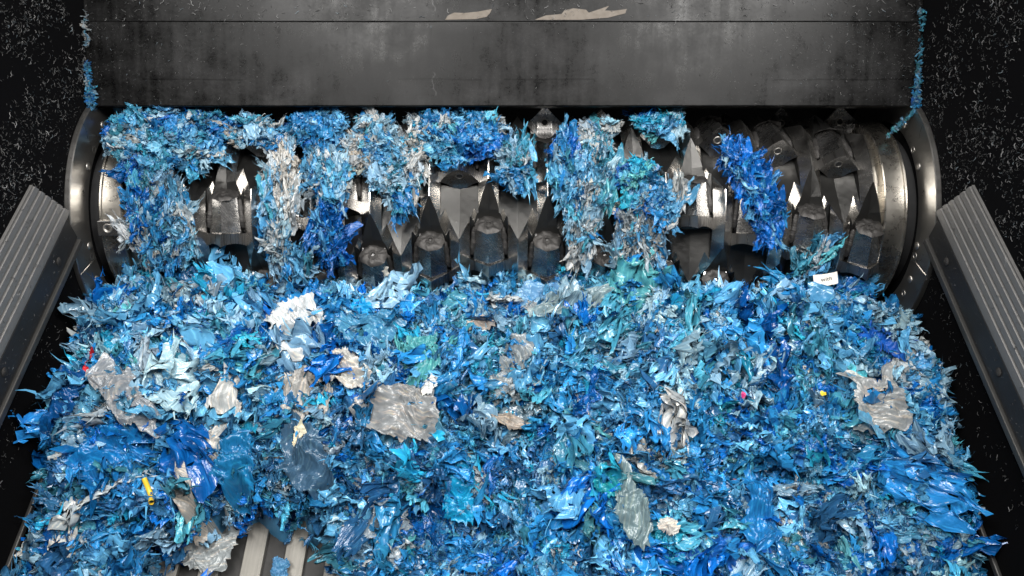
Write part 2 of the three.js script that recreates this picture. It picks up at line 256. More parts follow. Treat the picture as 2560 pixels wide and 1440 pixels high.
// ------------------------------------------------------------ seal rings on the side walls
const domeGeo = new THREE.SphereGeometry(0.0062, 18, 10, 0, 6.2832, 0, 1.35); domeGeo.scale(1, 0.55, 1); domeGeo.rotateZ(-Math.PI / 2);
const boreRim = new THREE.TorusGeometry(0.0045, 0.0012, 8, 22); boreRim.rotateY(Math.PI / 2);
const boreIn = new THREE.CircleGeometry(0.0042, 18); boreIn.rotateY(Math.PI / 2);
for (const s of [-1, 1]) {
  const g = tag(group('seal_ring'), s < 0 ? 'bolted steel seal ring on the wall at the rotor left end' : 'bolted steel seal ring on the wall at the rotor right end', 'seal ring');
  g.position.set(s * 0.6, 0, 0);
  const seg = (a0, a1) => {
    const sh = new THREE.Shape(); sh.absarc(0, 0, 0.192, D(a0), D(a1), false); sh.absarc(0, 0, 0.143, D(a1), D(a0), true);
    const e = new THREE.ExtrudeGeometry(sh, { depth: 0.006, bevelEnabled: true, bevelThickness: 0.0012, bevelSize: 0.0012, bevelSegments: 1, curveSegments: 90 });
    const p = e.attributes.position; for (let i = 0; i < p.count; i++) e.attributes.uv.setXY(i, Math.hypot(p.getX(i), p.getY(i)), Math.atan2(p.getY(i), p.getX(i)) * 0.16);
    e.rotateY(-Math.PI / 2); if (s < 0) e.translate(0.0075, 0, 0); else e.translate(-0.001, 0, 0); return e;
  };
  mesh('ring_segment', seg(18.3, 175), M.ring, g); mesh('ring_segment', seg(-80, 17.7), M.ring, g);
  const face = -s * 0.0078;
  for (const [a, r] of [[70, 0.152], [26.5, 0.152], [7.6, 0.1605], [100, 0.156]]) { const d = mesh('dome_screw', domeGeo, M.screw, g); d.position.set(face, r * Math.sin(D(a)), r * Math.cos(D(a))); d.scale.x = -s * 1; }
  for (const [a, r] of [[82, 0.1485], [20.5, 0.152], [-3, 0.161]]) { const d = mesh('screw_bore', boreRim, M.screw, g); d.position.set(face, r * Math.sin(D(a)), r * Math.cos(D(a))); const q = mesh('bore', boreIn, M.black, d); q.position.x = -s * 0.0003; q.rotation.y = s > 0 ? Math.PI : 0; }
}

// ------------------------------------------------------------ grooved wear strips and guide bars on the side walls
const stripMat = steel([0.21, 0.205, 0.2], 0.62, 0.55, { roughnessMap: rep(wearTex, 6), bumpMap: rep(wearTex, 30), bumpScale: 0.0004 });
const guideMat = steel([0.03, 0.03, 0.031], 0.55, 0.5, { roughnessMap: rep(wearTex, 5) });
const edgeMat = steel([0.09, 0.088, 0.085], 0.5, 0.7, { roughnessMap: rep(wearTex, 5) });
for (const s of [-1, 1]) {
  const side = s < 0 ? 'left' : 'right';
  const g = tag(group('wear_strip'), `grey grooved wear strip sloping along the ${side} wall`, 'wear strip');
  g.position.set(s * 0.6, 0.142, 0.14);
  // cross-section in (x inwards, y): leaning back to the wall, six grooves
  const sh = new THREE.Shape(), W = 0.074, pts = [[0, -0.004], [0.010, -0.004]];
  const N = 6; for (let k = 0; k < N; k++) { const f0 = k / N, f1 = (k + 0.62) / N, f2 = (k + 0.72) / N, f3 = (k + 0.92) / N; const at = (f, d) => [0.010 - 0.006 * f - d * 0.99, f * W - d * 0.08]; pts.push(at(f0, 0), at(f1, 0), at(f2, 0.0026), at(f3, 0.0026)); }
  pts.push([0.004, W], [0, W]);
  pts.forEach(([x, y], i) => (i ? sh.lineTo(x, y) : sh.moveTo(x, y)));
  const e = new THREE.ExtrudeGeometry(sh, { depth: 0.56, bevelEnabled: false });
  if (s > 0) e.scale(-1, 1, 1);
  { const p = e.attributes.position; for (let i = 0; i < p.count; i++) { const y = p.getY(i), z = p.getZ(i); if (z < 0.01) p.setZ(i, z + y * 0.38); e.attributes.uv.setXY(i, z, y); } }
  if (s > 0) { const p = e.attributes.position.array, u = e.attributes.uv.array; for (let t = 0; t < p.length / 9; t++) { for (let q = 0; q < 3; q++) { const w = p[t * 9 + q]; p[t * 9 + q] = p[t * 9 + 3 + q]; p[t * 9 + 3 + q] = w; } for (let q = 0; q < 2; q++) { const w = u[t * 6 + q]; u[t * 6 + q] = u[t * 6 + 2 + q]; u[t * 6 + 2 + q] = w; } } }
  e.computeVertexNormals(); mesh('grooved_plate', e, stripMat, g);
  const b = tag(group('guide_bar'), `black guide bar with domed screws under the ${side} wear strip`, 'guide bar');
  b.position.set(s * 0.6, 0.104, 0.15);
  mesh('bar', box(0.010, 0.036, 0.56, -s * 0.0052, 0.015, 0.28, 0.002), guideMat, b);
  mesh('edge_strip', box(0.014, 0.009, 0.56, -s * 0.0075, -0.0085, 0.282, 0.0015), edgeMat, b);
  for (const z of [0.06, 0.24]) { const d = mesh('dome_screw', domeGeo, M.weld, b); d.position.set(-s * 0.0102, 0.016 + 0.004 * Math.sin(z * 90), z); d.scale.x = -s * 0.8; }
  const lr = tag(mesh('floor_guide', box(0.006, 0.008, 0.5, s * 0.5968, -0.046, 0.47, 0.002), edgeMat), `thin dark steel floor guide low on the ${side} wall`, 'guide rail');
  void lr;
}

// ------------------------------------------------------------ film: shred shapes
const PAL = {                                                               // linear base colours of the film
  sky: [0.13, 0.42, 0.68], mid: [0.03, 0.27, 0.60], deep: [0.006, 0.15, 0.52], teal: [0.08, 0.38, 0.53], pale: [0.34, 0.55, 0.70], cyan: [0.03, 0.42, 0.66], slate: [0.035, 0.15, 0.33], clear: [0.46, 0.50, 0.52], white: [0.70, 0.68, 0.65], tan: [0.48, 0.45, 0.42], green: [0.07, 0.27, 0.35], aqua: [0.14, 0.55, 0.60],
};
const MIX = {
  heap: [['sky', 32], ['mid', 24], ['deep', 8], ['teal', 13], ['pale', 14], ['cyan', 5], ['slate', 7], ['clear', 5], ['white', 0.8], ['tan', 0.5], ['green', 1.5], ['aqua', 1.2]],
  low: [['slate', 30], ['mid', 32], ['deep', 12], ['teal', 10], ['clear', 6], ['green', 6], ['sky', 12]],
  m: [['sky', 34], ['mid', 30], ['deep', 7], ['teal', 12], ['pale', 12], ['clear', 4], ['tan', 1], ['cyan', 4]],
  l: [['sky', 40], ['pale', 34], ['clear', 12], ['teal', 8], ['mid', 8], ['white', 3]],
  d: [['deep', 55], ['mid', 30], ['sky', 12], ['pale', 4]], D: [['deep', 72], ['mid', 24], ['sky', 6]],
  t: [['teal', 42], ['pale', 20], ['sky', 22], ['green', 10], ['clear', 8], ['aqua', 5]], c: [['cyan', 40], ['sky', 25], ['deep', 12], ['aqua', 14], ['pale', 12]],
  g: [['clear', 50], ['pale', 28], ['tan', 8], ['white', 6], ['teal', 10]], w: [['white', 70], ['tan', 14], ['pale', 14], ['clear', 10]],
};
function pick(mix, r = R0) { let s = 0; for (const [, w] of mix) s += w; let q = r() * s; for (const [n, w] of mix) { q -= w; if (q <= 0) return n; } return mix[0][0]; }
function tint(name, r = R0, spread = 0.22) { const c = PAL[name], k = 1 + gauss(r) * spread * 0.8, h = gauss(r) * 0.06; return [clamp(c[0] * k * (1 - h), 0.004, 0.85), clamp(c[1] * k, 0.01, 0.85), clamp(c[2] * k * (1 + h), 0.02, 0.85)]; }
// one torn shred: unit length, ragged outline, gathered and pleated, curled, with threads at its ends
function shredGeo(seed, { w = 0.55, pleat = 0.05, crush = 0.13, curl = 1.6, fray = 0.3, threads = 9, nu = 13, nv = 11, pinch = 0, waves = 3 } = {}) {
  const r = rng(seed * 7919 + 13), pos = [], idx = [], uv = [];
  const o = r() * 100, ph = r() * 6.28, fq = 1.6 + r() * 1.8, tw = (r() - 0.5) * 2.2, cu = (0.35 + r()) * curl * (r() < 0.5 ? -1 : 1);
  const bend = (u, v, z) => { const R = 1 / (Math.abs(cu) < 0.05 ? 0.05 : cu), a = u * cu, x = Math.sin(a) * (R + z), y = R - Math.cos(a) * (R + z), t = u * tw, c = Math.cos(t), s = Math.sin(t); return [x, v * s - y * c, v * c + y * s]; };
  const rag = []; for (let j = 0; j <= nv; j++) rag.push([(r() - 0.5) * fray * 1.3 + (r() < 0.3 ? -0.22 * fray * 2 : 0), (r() - 0.5) * fray * 1.3 + (r() < 0.3 ? 0.22 * fray * 2 : 0)]);
  for (let i = 0; i <= nu; i++) for (let j = 0; j <= nv; j++) {
    let u = i / nu - 0.5, v = j / nv - 0.5; const e = u + 0.5;
    let env = Math.pow(Math.max(0.04, 1 - Math.pow(Math.abs(2 * u), 2.6)), 0.5) * (0.8 + 0.45 * n2(o + u * 2.2, 9));
    let gather = 0.6;
    if (pinch === 1) { env = 0.1 + 1.05 * Math.pow(e, 1.1) * (0.85 + 0.3 * n2(o + u * 3, 5)); gather = 1.3 - e * 0.8; }
    if (pinch === 2) { env = 0.16 + 1.3 * Math.abs(u * 1.7) * (0.85 + 0.3 * n2(o + u * 3, 5)); gather = 1.5 - Math.abs(u) * 1.8; }
    const end = Math.abs(2 * u); if (end > 0.6) u += rag[j][u < 0 ? 0 : 1] * (end - 0.6) / 0.4 * 0.55;
    let vv = v * w * Math.max(0.06, env); if (j === 0 || j === nv) vv *= 0.85 + r() * 0.5 * (1 + fray);
    const ws = v * waves * 6.2832 + ph + 1.6 * n2(u * 2 + o, 4), tri = Math.asin(Math.sin(ws)) * 0.637;
    const z = crush * (n2(u * fq + o, vv * fq + 7) + 0.6 * (Math.abs(n2(u * fq * 2.1 + o, vv * fq * 2.1)) * 2 - 0.7) + 0.34 * n2(u * fq * 4 + o, vv * fq * 6 + 3)) + pleat * gather * tri;
    pos.push(...bend(u, vv, z)); uv.push(e + o, v * w * 1.4 + o);
  }
  for (let i = 0; i < nu; i++) for (let j = 0; j < nv; j++) { const a = i * (nv + 1) + j, b = a + nv + 1; if ((i + j) % 2) idx.push(a, b, a + 1, b, b + 1, a + 1); else idx.push(a, b, b + 1, a, b + 1, a + 1); }
  const P = (k) => pos.slice(k * 3, k * 3 + 3);
  for (let k = 0; k < threads; k++) {                                        // torn threads, two bent links each
    const end = r() < 0.75, i = end ? (r() < 0.5 ? 0 : nu) : 1 + Math.floor(r() * (nu - 1)), j = end ? Math.floor(r() * nv) : (r() < 0.5 ? 0 : nv - 1);
    const a = i * (nv + 1) + j, A = P(a), B = P(a + 1), I = P(i === 0 ? a + nv + 1 : a - nv - 1), l = 0.5 + r() * 1.2, n = pos.length / 3;
    const d = [0, 1, 2].map((q) => (A[q] - I[q]) * l + (r() - 0.5) * 0.14), d2 = [0, 1, 2].map((q) => d[q] * 1.7 + (r() - 0.5) * 0.2), f = 0.3 + r() * 0.4;
    const Bq = [0, 1, 2].map((q) => lerp(A[q], B[q], f)), m = [0, 1, 2].map((q) => A[q] + d[q]), m2 = [0, 1, 2].map((q) => Bq[q] + d[q] * 0.96 + (A[q] - Bq[q]) * 0.45);
    pos.push(...A, ...Bq, ...m, ...m2, ...[0, 1, 2].map((q) => A[q] + d2[q])); uv.push(o, o, o, o + 0.06, o + 0.2, o, o + 0.2, o + 0.04, o + 0.4, o); idx.push(n, n + 1, n + 2, n + 1, n + 3, n + 2, n + 2, n + 3, n + 4);
  }
  const g = new THREE.BufferGeometry(); g.setAttribute('position', new THREE.Float32BufferAttribute(pos, 3)); g.setAttribute('uv', new THREE.Float32BufferAttribute(uv, 2)); g.setIndex(idx); g.computeVertexNormals();
  g.computeBoundingBox(); const c = g.boundingBox.getCenter(V()); g.translate(-c.x, -c.y, -c.z); return g;
}
// a wisp: a fringe of narrow folded ribbons torn from one root, each curling its own way
function wispGeo(seed, { n = 6, spread = 0.55, width = 0.1, curl = 1.6, both = false, steps = 9 } = {}) {
  const r = rng(seed * 4241 + 7), pos = [], idx = [], uv = [], o = r() * 50;
  for (let k = 0; k < n; k++) {
    const flip = both && k % 2 ? Math.PI : 0; let a = flip + ((k + 0.5) / n - 0.5) * 2 * spread + (r() - 0.5) * 0.3, e = (r() - 0.5) * 0.6, tw = r() * 6.28; const L = 0.4 + 0.6 * r(), ca = (r() - 0.5) * curl * 1.2, ce = (r() - 0.5) * curl * 1.8, ct = (r() - 0.5) * 3, W = width * (0.45 + 1.1 * r()), sd = r() * 40;
    let p = V((r() - 0.5) * 0.05, (r() - 0.5) * 0.06, (k / n - 0.5) * 0.16 * (both ? 1 : 1));
    const first = pos.length / 3;
    for (let i = 0; i <= steps; i++) {
      const t = i / steps, d = V(Math.cos(a) * Math.cos(e), Math.sin(e), Math.sin(a) * Math.cos(e)); const sv = V(-Math.sin(a), 0, Math.cos(a)), nv = sv.clone().cross(d).normalize(), side = sv.clone().multiplyScalar(Math.cos(tw)).addScaledVector(nv, Math.sin(tw)), up = d.clone().cross(side).normalize();
      const w = W * (0.55 + 0.75 * Math.sin(Math.min(1, t * 1.5) * 1.7)) * Math.pow(Math.max(0, 1 - t), 0.55) * (1 + 0.55 * n2(t * 7 + sd, 1)), fold = w * (0.5 + 0.7 * n2(t * 4 + sd, 5));
      const w2 = w * (1 + 0.5 * n2(t * 9 + sd, 7));
      pos.push(...p.clone().addScaledVector(side, -w).toArray(), ...p.clone().addScaledVector(side, w * 0.3 * n2(t * 5 + sd, 9)).addScaledVector(up, fold).toArray(), ...p.clone().addScaledVector(side, w2).toArray());
      uv.push(t * 0.7 + o + k * 0.1, o, t * 0.7 + o + k * 0.1, o + W * 1.2, t * 0.7 + o + k * 0.1, o + W * 2.4);
      p.addScaledVector(d, L / steps); a += ca / steps + 0.25 * n2(t * 5 + sd, 12) * 0.6; e += ce / steps + 0.22 * n2(t * 5 + sd, 15); tw += ct / steps;
    }
    for (let i = 0; i < steps; i++) for (let j = 0; j < 2; j++) { const q = first + i * 3 + j; idx.push(q, q + 3, q + 1, q + 1, q + 3, q + 4); }
  }
  const g = new THREE.BufferGeometry(); g.setAttribute('position', new THREE.Float32BufferAttribute(pos, 3)); g.setAttribute('uv', new THREE.Float32BufferAttribute(uv, 2)); g.setIndex(idx); g.computeVertexNormals();
  if (!both) g.translate(-0.35, 0, 0); return g;
}
// a crumpled rag of film: the sheet is gathered, folded over itself and creased
function crumpleGeo(seed, { aspect = 0.6, gather = 0.5, N = 25, threads = 12 } = {}) {
  const r = rng(seed * 5851 + 3), o = r() * 60, pos = [], uv = [], idx = [], M2 = Math.max(8, Math.round(N * 0.75)), hole = r() * 9;
  const rid = (x, y) => 1 - 2 * Math.abs(n2(x, y)), tw = (r() - 0.5) * 3, cu = (r() - 0.5) * 4.6, e = []; for (let j = 0; j <= 3 * N; j++) e.push(r());
  for (let i = 0; i <= N; i++) for (let j = 0; j <= M2; j++) {
    let u = i / N * 2 - 1, v = j / M2 * 2 - 1; const rim = Math.max(Math.abs(u), Math.abs(v)); [u, v] = [0.55 * u * Math.sqrt(1 - 0.46 * v * v), 0.55 * v * Math.sqrt(1 - 0.46 * u * u)]; const ang = Math.atan2(v, u), cut = 0.95 + 0.28 * n2(Math.cos(ang) * 1.3 + o, Math.sin(ang) * 1.3) + 0.12 * n2(Math.cos(ang) * 4 + o, Math.sin(ang) * 4); if (rim > 0.8) { u *= lerp(1, cut * (0.95 + 0.16 * e[j]), (rim - 0.8) / 0.2); v *= lerp(1, cut * (0.95 + 0.16 * e[i + N]), (rim - 0.8) / 0.2); }
    const f = 1.9; let x = u, y = 0, z = v * aspect * (1 - gather * 0.6);
    y += 0.12 * rid(u * f + o, v * f) + 0.13 * n2(u * f * 0.8 + o, v * f * 0.8 + 5) + 0.07 * rid(u * f * 1.1 + o + 3, v * f * 2.6) + 0.035 * rid(u * f * 2.4 + o, v * f * 6) + 0.014 * rid(u * f * 5 + o, v * f * 11) + gather * 0.085 * Math.asin(Math.sin(v * 19 + 2.5 * n2(u * 1.6 + o, 2))) * 0.637;
    x += 0.15 * n2(u * f + o + 20, v * f) + 0.03 * n2(u * f * 3 + o + 20, v * f * 3); z += 0.13 * n2(u * f + o + 40, v * f) + 0.03 * n2(u * f * 3 + o + 40, v * f * 3);
    const a = x * cu; const X = x * Math.cos(a * 0.5), Y = y + x * Math.sin(a * 0.5), t = x * tw; pos.push(X, Y * Math.cos(t) - z * Math.sin(t), Y * Math.sin(t) + z * Math.cos(t)); uv.push(u * 0.9 + o, v * 0.7 + o);
  }
  for (let i = 0; i < N; i++) for (let j = 0; j < M2; j++) { if (n2(i * 0.35 + hole, j * 0.35) > 0.72) continue; const q = i * (M2 + 1) + j, p = q + M2 + 1; if ((i + j) % 2) idx.push(q, p, q + 1, p, p + 1, q + 1); else idx.push(q, p, p + 1, q, p + 1, q + 1); }
  const P = (k) => V(pos[k * 3], pos[k * 3 + 1], pos[k * 3 + 2]);
  for (let k = 0; k < threads; k++) {                                        // hair-thin torn threads at the rim
    const i = r() < 0.5 ? (r() < 0.5 ? 0 : N) : Math.floor(r() * N), j = i === 0 || i === N ? Math.floor(r() * M2) : (r() < 0.5 ? 0 : M2), A = P(i * (M2 + 1) + j), dir = A.clone().normalize().add(V(r() - 0.5, r() - 0.5, r() - 0.5))  .multiplyScalar(0.05 + 0.12 * r()), n = pos.length / 3, w = V(r() - 0.5, r() - 0.5, r() - 0.5).multiplyScalar(0.04), m = A.clone().addScaledVector(dir, 0.6), t = A.clone().add(dir).add(V(r() - 0.5, r() - 0.5, r() - 0.5).multiplyScalar(0.12));
    for (const q of [A.clone().sub(w), A.clone().add(w), m.clone().addScaledVector(w, -0.5), m.clone().addScaledVector(w, 0.5), t]) { pos.push(q.x, q.y, q.z); uv.push(o, o); } idx.push(n, n + 2, n + 1, n + 1, n + 2, n + 3, n + 2, n + 4, n + 3);
  }
  let g = new THREE.BufferGeometry(); g.setAttribute('position', new THREE.Float32BufferAttribute(pos, 3)); g.setAttribute('uv', new THREE.Float32BufferAttribute(uv, 2)); g.setIndex(idx); g.computeVertexNormals(); return g;
}
const SHAPES = [];
for (let k = 0; k < 16; k++) SHAPES.push(crumpleGeo(k + 1, { aspect: 0.45 + 0.15 * (k % 4), gather: [0.2, 0.6, 0.9][k % 3] }));
const NC = 16;
for (let k = 0; k < 14; k++) SHAPES.push(k < 8 ? wispGeo(k + 1, { n: 7, spread: 0.5, width: 0.032 + 0.012 * (k % 3), curl: 3.2, both: k % 2 === 1, steps: 11 }) : wispGeo(k + 1, { n: 3 + k % 2, spread: 0.2, width: 0.03 + 0.014 * (k % 2), curl: 3.8, steps: 14 }));
const NW = 30;
const KIND = [{ w: 0.6, crush: 0.13, pleat: 0.05, curl: 1.4, fray: 0.34, threads: 9, pinch: 1, waves: 4 }, { w: 0.5, crush: 0.1, pleat: 0.05, curl: 1.9, fray: 0.36, threads: 10, pinch: 2, waves: 3 }, { w: 0.32, crush: 0.14, pleat: 0.03, curl: 2.0, fray: 0.32, threads: 8, waves: 2 }, { w: 0.7, crush: 0.22, pleat: 0.03, curl: 1.3, fray: 0.3, threads: 9, waves: 3 }, { w: 0.2, crush: 0.08, pleat: 0.025, curl: 2.4, fray: 0.4, threads: 8, nv: 6, waves: 2 }];
for (let k = 0; k < 15; k++) SHAPES.push(shredGeo(k + 1, KIND[k % 5]));
for (let k = 0; k < 6; k++) {                                               // crumpled little sheets
  const { pts, idx, uv } = scrapGeo(oval(1000, 560 + 90 * (k % 4), 11, 0.38, k + 60), k + 40, { rag: 0.2, crush: 0.1 + 0.03 * (k % 3), fq: 1.5 + 0.3 * (k % 3), pleat: 0.05 * (k % 2) + 0.02, waves: 0.13 + 0.03 * (k % 3), pdir: 20 * k });
  const g = new THREE.BufferGeometry(); g.setAttribute('position', new THREE.Float32BufferAttribute(pts.flatMap(([x, z, f]) => [x, f - 0.35 * x * x * (k % 3), z]), 3)); g.setAttribute('uv', new THREE.Float32BufferAttribute(uv.map((q) => q / 6), 2)); g.setIndex(idx); g.computeVertexNormals(); SHAPES.push(g);
}
// stretched film: pale stress streaks and thicker folds along its length
const streak = dataTex(256, (u, v) => { const a = 0.5 + 0.5 * n2(u * 2.5, v * 34), b = 0.5 + 0.5 * n2(u * 7 + 3, v * 70), c = 0.5 + 0.5 * n2(u * 6 + 9, v * 6); const k = 0.80 + 0.14 * a * b + 0.06 * c, w = smooth(0.55, 0.9, a * 0.6 + b * 0.4) * 0.3; return [k * 0.93 + w * 1.2, k * 0.97 + w * 0.6, k + w * 0.2]; }, true);
const shapeOf = (r = R0) => { const q = r(); return q < 0.76 ? Math.floor(r() * NC) : q < 0.9 ? NC + Math.floor(r() * (NW - NC)) : NW + Math.floor(r() * (SHAPES.length - NW)); };
const wrinkle = dataTex(256, (u, v) => { const c = 0.5 + 0.3 * n2(u * 4, v * 26) + 0.22 * Math.abs(n2(u * 9 + 5, v * 12)) + 0.12 * n2(u * 30, v * 50); return [c, c, c]; });
M.shredFilm = new THREE.MeshPhysicalMaterial({ color: 0xffffff, map: streak, roughness: 0.17, transmission: 0.34, thickness: 0, ior: 1.5, side: THREE.DoubleSide, bumpMap: wrinkle, bumpScale: 0.0012 });
M.shredHazy = new THREE.MeshPhysicalMaterial({ color: 0xffffff, map: streak, roughness: 0.2, transmission: 0, thickness: 0, ior: 1.5, side: THREE.DoubleSide, bumpMap: wrinkle, bumpScale: 0.0012 });
M.clearFilm = new THREE.MeshPhysicalMaterial({ color: 0xffffff, vertexColors: true, map: streak, roughness: 0.26, transmission: 0.4, thickness: 0, ior: 1.5, side: THREE.DoubleSide, bumpMap: wrinkle, bumpScale: 0.0012 });
M.film.map = streak; M.film.bumpMap = wrinkle; M.film.bumpScale = 0.0012;
M.solidFilm = new THREE.MeshPhysicalMaterial({ color: 0xffffff, vertexColors: true, map: streak, roughness: 0.45, transmission: 0, thickness: 0, ior: 1.5, side: THREE.DoubleSide, bumpMap: wrinkle, bumpScale: 0.0012 });

// ------------------------------------------------------------ the heap on the table
const FLOOR = -0.088;
function heapTop(x, z) {
  const key = [[0.1, -0.06], [0.135, -0.04], [0.16, -0.021], [0.2, 0.006], [0.26, 0.036], [0.33, 0.036], [0.41, 0.018], [0.48, -0.006], [0.54, -0.028], [0.60, -0.045], [0.7, -0.06]];
  let h = key[key.length - 1][1]; for (let i = 1; i < key.length; i++) if (z < key[i][0]) { const t = clamp((z - key[i - 1][0]) / (key[i][0] - key[i - 1][0]), 0, 1); h = lerp(key[i - 1][1], key[i][1], t); break; }
  // how far it creeps up the rotor: higher at the left, lower before the open pocket right of the middle
  const nearR = smooth(0.24, 0.15, z);
  h += nearR * (0.026 * smooth(-0.25, -0.5, x) - 0.018 * Math.exp(-(((x + 0.11) / 0.05) ** 2)) + 0.014 * Math.exp(-(((x - 0.05) / 0.1) ** 2)) + 0.012 * Math.exp(-(((x - 0.2) / 0.06) ** 2)) - 0.022 * Math.exp(-(((x - 0.33) / 0.07) ** 2)));
  h += 0.014 * n2(x * 5.5 + 3, z * 7.5) + 0.015 * n2(x * 13, z * 16 + 5) + 0.011 * n2(x * 28 + 8, z * 34);
  h += 0.02 * Math.exp(-(((x + 0.52) / 0.07) ** 2) - (((z - 0.37) / 0.05) ** 2));
  h -= 0.022 * Math.exp(-(((x + 0.4) / 0.06) ** 2) - (((z - 0.42) / 0.025) ** 2)) + 0.026 * Math.exp(-(((x - 0.02) / 0.07) ** 2) - (((z - 0.435) / 0.02) ** 2)) + 0.022 * Math.exp(-(((x - 0.31) / 0.05) ** 2) - (((z - 0.46) / 0.02) ** 2)) + 0.02 * Math.exp(-(((x + 0.19) / 0.06) ** 2) - (((z - 0.47) / 0.02) ** 2));
  const edge = 0.612 - 0.016 * (0.5 + 0.5 * n2(z * 16, x > 0 ? 4 : 44)) - (x > 0 ? 0.05 * smooth(0.29, 0.19, z) : 0) - (x < 0 ? 0.022 * smooth(0.41, 0.45, z) * smooth(0.56, 0.5, z) : 0);
  h = lerp(FLOOR - 0.02, h, Math.pow(smooth(0, 0.055, edge - Math.abs(x)), 0.6));
  // bare table at the lower left
  const open = smooth(-0.455, -0.40, x + 0.03 * n2(z * 26, 1)) * smooth(-0.175, -0.225, x + 0.02 * n2(z * 30, 6)) * smooth(0.485, 0.505, z + 0.022 * n2(x * 22, 3) - 0.018 * smooth(-0.33, -0.42, x));
  return lerp(h, FLOOR - 0.03, open);
}
function heapNormal(x, z) { const e = 0.008; return V(heapTop(x - e, z) - heapTop(x + e, z), 2 * e, heapTop(x, z - e) - heapTop(x, z + e)).normalize(); }
const heap = tag(group('shred_heap'), 'deep heap of blue shredded plastic film filling the table before the rotor', 'film heap', null, 'stuff');
{
  const NX = 200, NZ = 96, pos = [], idx = [], uv = [];
  for (let j = 0; j <= NZ; j++) for (let i = 0; i <= NX; i++) { const x = lerp(-0.6, 0.6, i / NX), z = lerp(0.11, 0.72, j / NZ); pos.push(x, heapTop(x, z) - 0.036, z); uv.push(x * 30, z * 30); }
  for (let j = 0; j < NZ; j++) for (let i = 0; i < NX; i++) { const a = j * (NX + 1) + i, b = a + NX + 1; idx.push(a, b, a + 1, b, b + 1, a + 1); }
  const g = new THREE.BufferGeometry(); g.setAttribute('position', new THREE.Float32BufferAttribute(pos, 3)); g.setAttribute('uv', new THREE.Float32BufferAttribute(uv, 2)); g.setIndex(idx); g.computeVertexNormals();
  const core = mesh('packed_film', g, new THREE.MeshStandardMaterial({ color: new THREE.Color().setRGB(0.05, 0.2, 0.36), roughness: 0.6, side: THREE.DoubleSide }), heap); core.userData.kind = 'stuff';
}
// loose drifts of like colours: each cell of a few centimetres came from one bag
const LOTS = ['sky', 'mid', 'pale', 'sky', 'teal', 'deep', 'mid', 'mid', 'sky', 'pale', 'mid', 'cyan', 'sky', 'pale', 'sky', 'deep', 'mid', 'slate'];
const lot = (x, z) => { const wx = x + 0.02 * n2(x * 20, z * 20), wz = z + 0.02 * n2(x * 20 + 9, z * 20 + 4); const k = Math.floor(wx / 0.034) * 131 + Math.floor(wz / 0.03) * 57; return LOTS[((k * 7919) % LOTS.length + LOTS.length) % LOTS.length]; };
{
  const per = SHAPES.map(() => [[], []]), q = new THREE.Quaternion(), q2 = new THREE.Quaternion();
  let n = 0;
  for (let k = 0; k < 19000; k++) {
    const x = lerp(-0.594, 0.594, R0()), z = lerp(0.13, 0.64, R0()); const h = heapTop(x, z); if (h < FLOOR + 0.004) continue;
    const big = R0(), sh = shapeOf(); let s = 0.016 + 0.034 * Math.pow(big, 2.2); if (sh < NC) s *= 1.22; else if (sh < NW) s *= 1.1; else s *= 0.9; if (big > 0.965 && sh < NC) s *= 1.35;
    const gap = n2(x * 15 + 7, z * 19 + 31) + 0.5 * n2(x * 34, z * 40); if (gap < -0.55 && R0() < 0.85) continue;
    const y = h - 0.016 * Math.pow(R0(), 1.3) + 0.003 * Math.abs(gauss()) + 0.16 * s * R0();
    const lay = 2.6 * n2(x * 8 + 50, z * 9 - 3) + gauss() * 0.75 + (R0() < 0.25 ? R0() * 6 : 0);      // neighbours lie roughly the same way
    const nn = heapNormal(x, z); q.setFromUnitVectors(V(0, 1, 0), nn); q2.setFromEuler(new THREE.Euler(gauss() * 0.32, lay, gauss() * 0.32, 'YXZ')); q.multiply(q2);
    let c = pick(MIX.heap); if (R0() < 0.5) c = lot(x, z);
    const low = z > 0.40 + 0.05 * n2(x * 6 + 30, 2); if (low && R0() < 0.3) continue; if (low && R0() < 0.55) c = pick(MIX.low);
    const clearish = R0() < 0.32 ? 0 : 1;
    per[sh][clearish].push([new THREE.Matrix4().compose(V(x, Math.max(y, FLOOR + 0.004), z), q.clone(), V(s * (0.9 + R0() * 0.7), s * (0.55 + R0() * 0.6), s * (0.8 + R0() * 0.5))), tint(c)]); n++;
  }
  per.forEach((two, i) => two.forEach((list, m) => {
    if (!list.length) return; const im = new THREE.InstancedMesh(SHAPES[i], m ? M.shredHazy : M.shredFilm, list.length); im.name = 'film_shreds'; im.userData.kind = 'stuff'; im.castShadow = im.receiveShadow = true;
    list.forEach(([mt, c], k) => { im.setMatrixAt(k, mt); im.setColorAt(k, new THREE.Color().setRGB(...c)); }); heap.add(im);
  }));
  console.log('heap shreds', n);
}

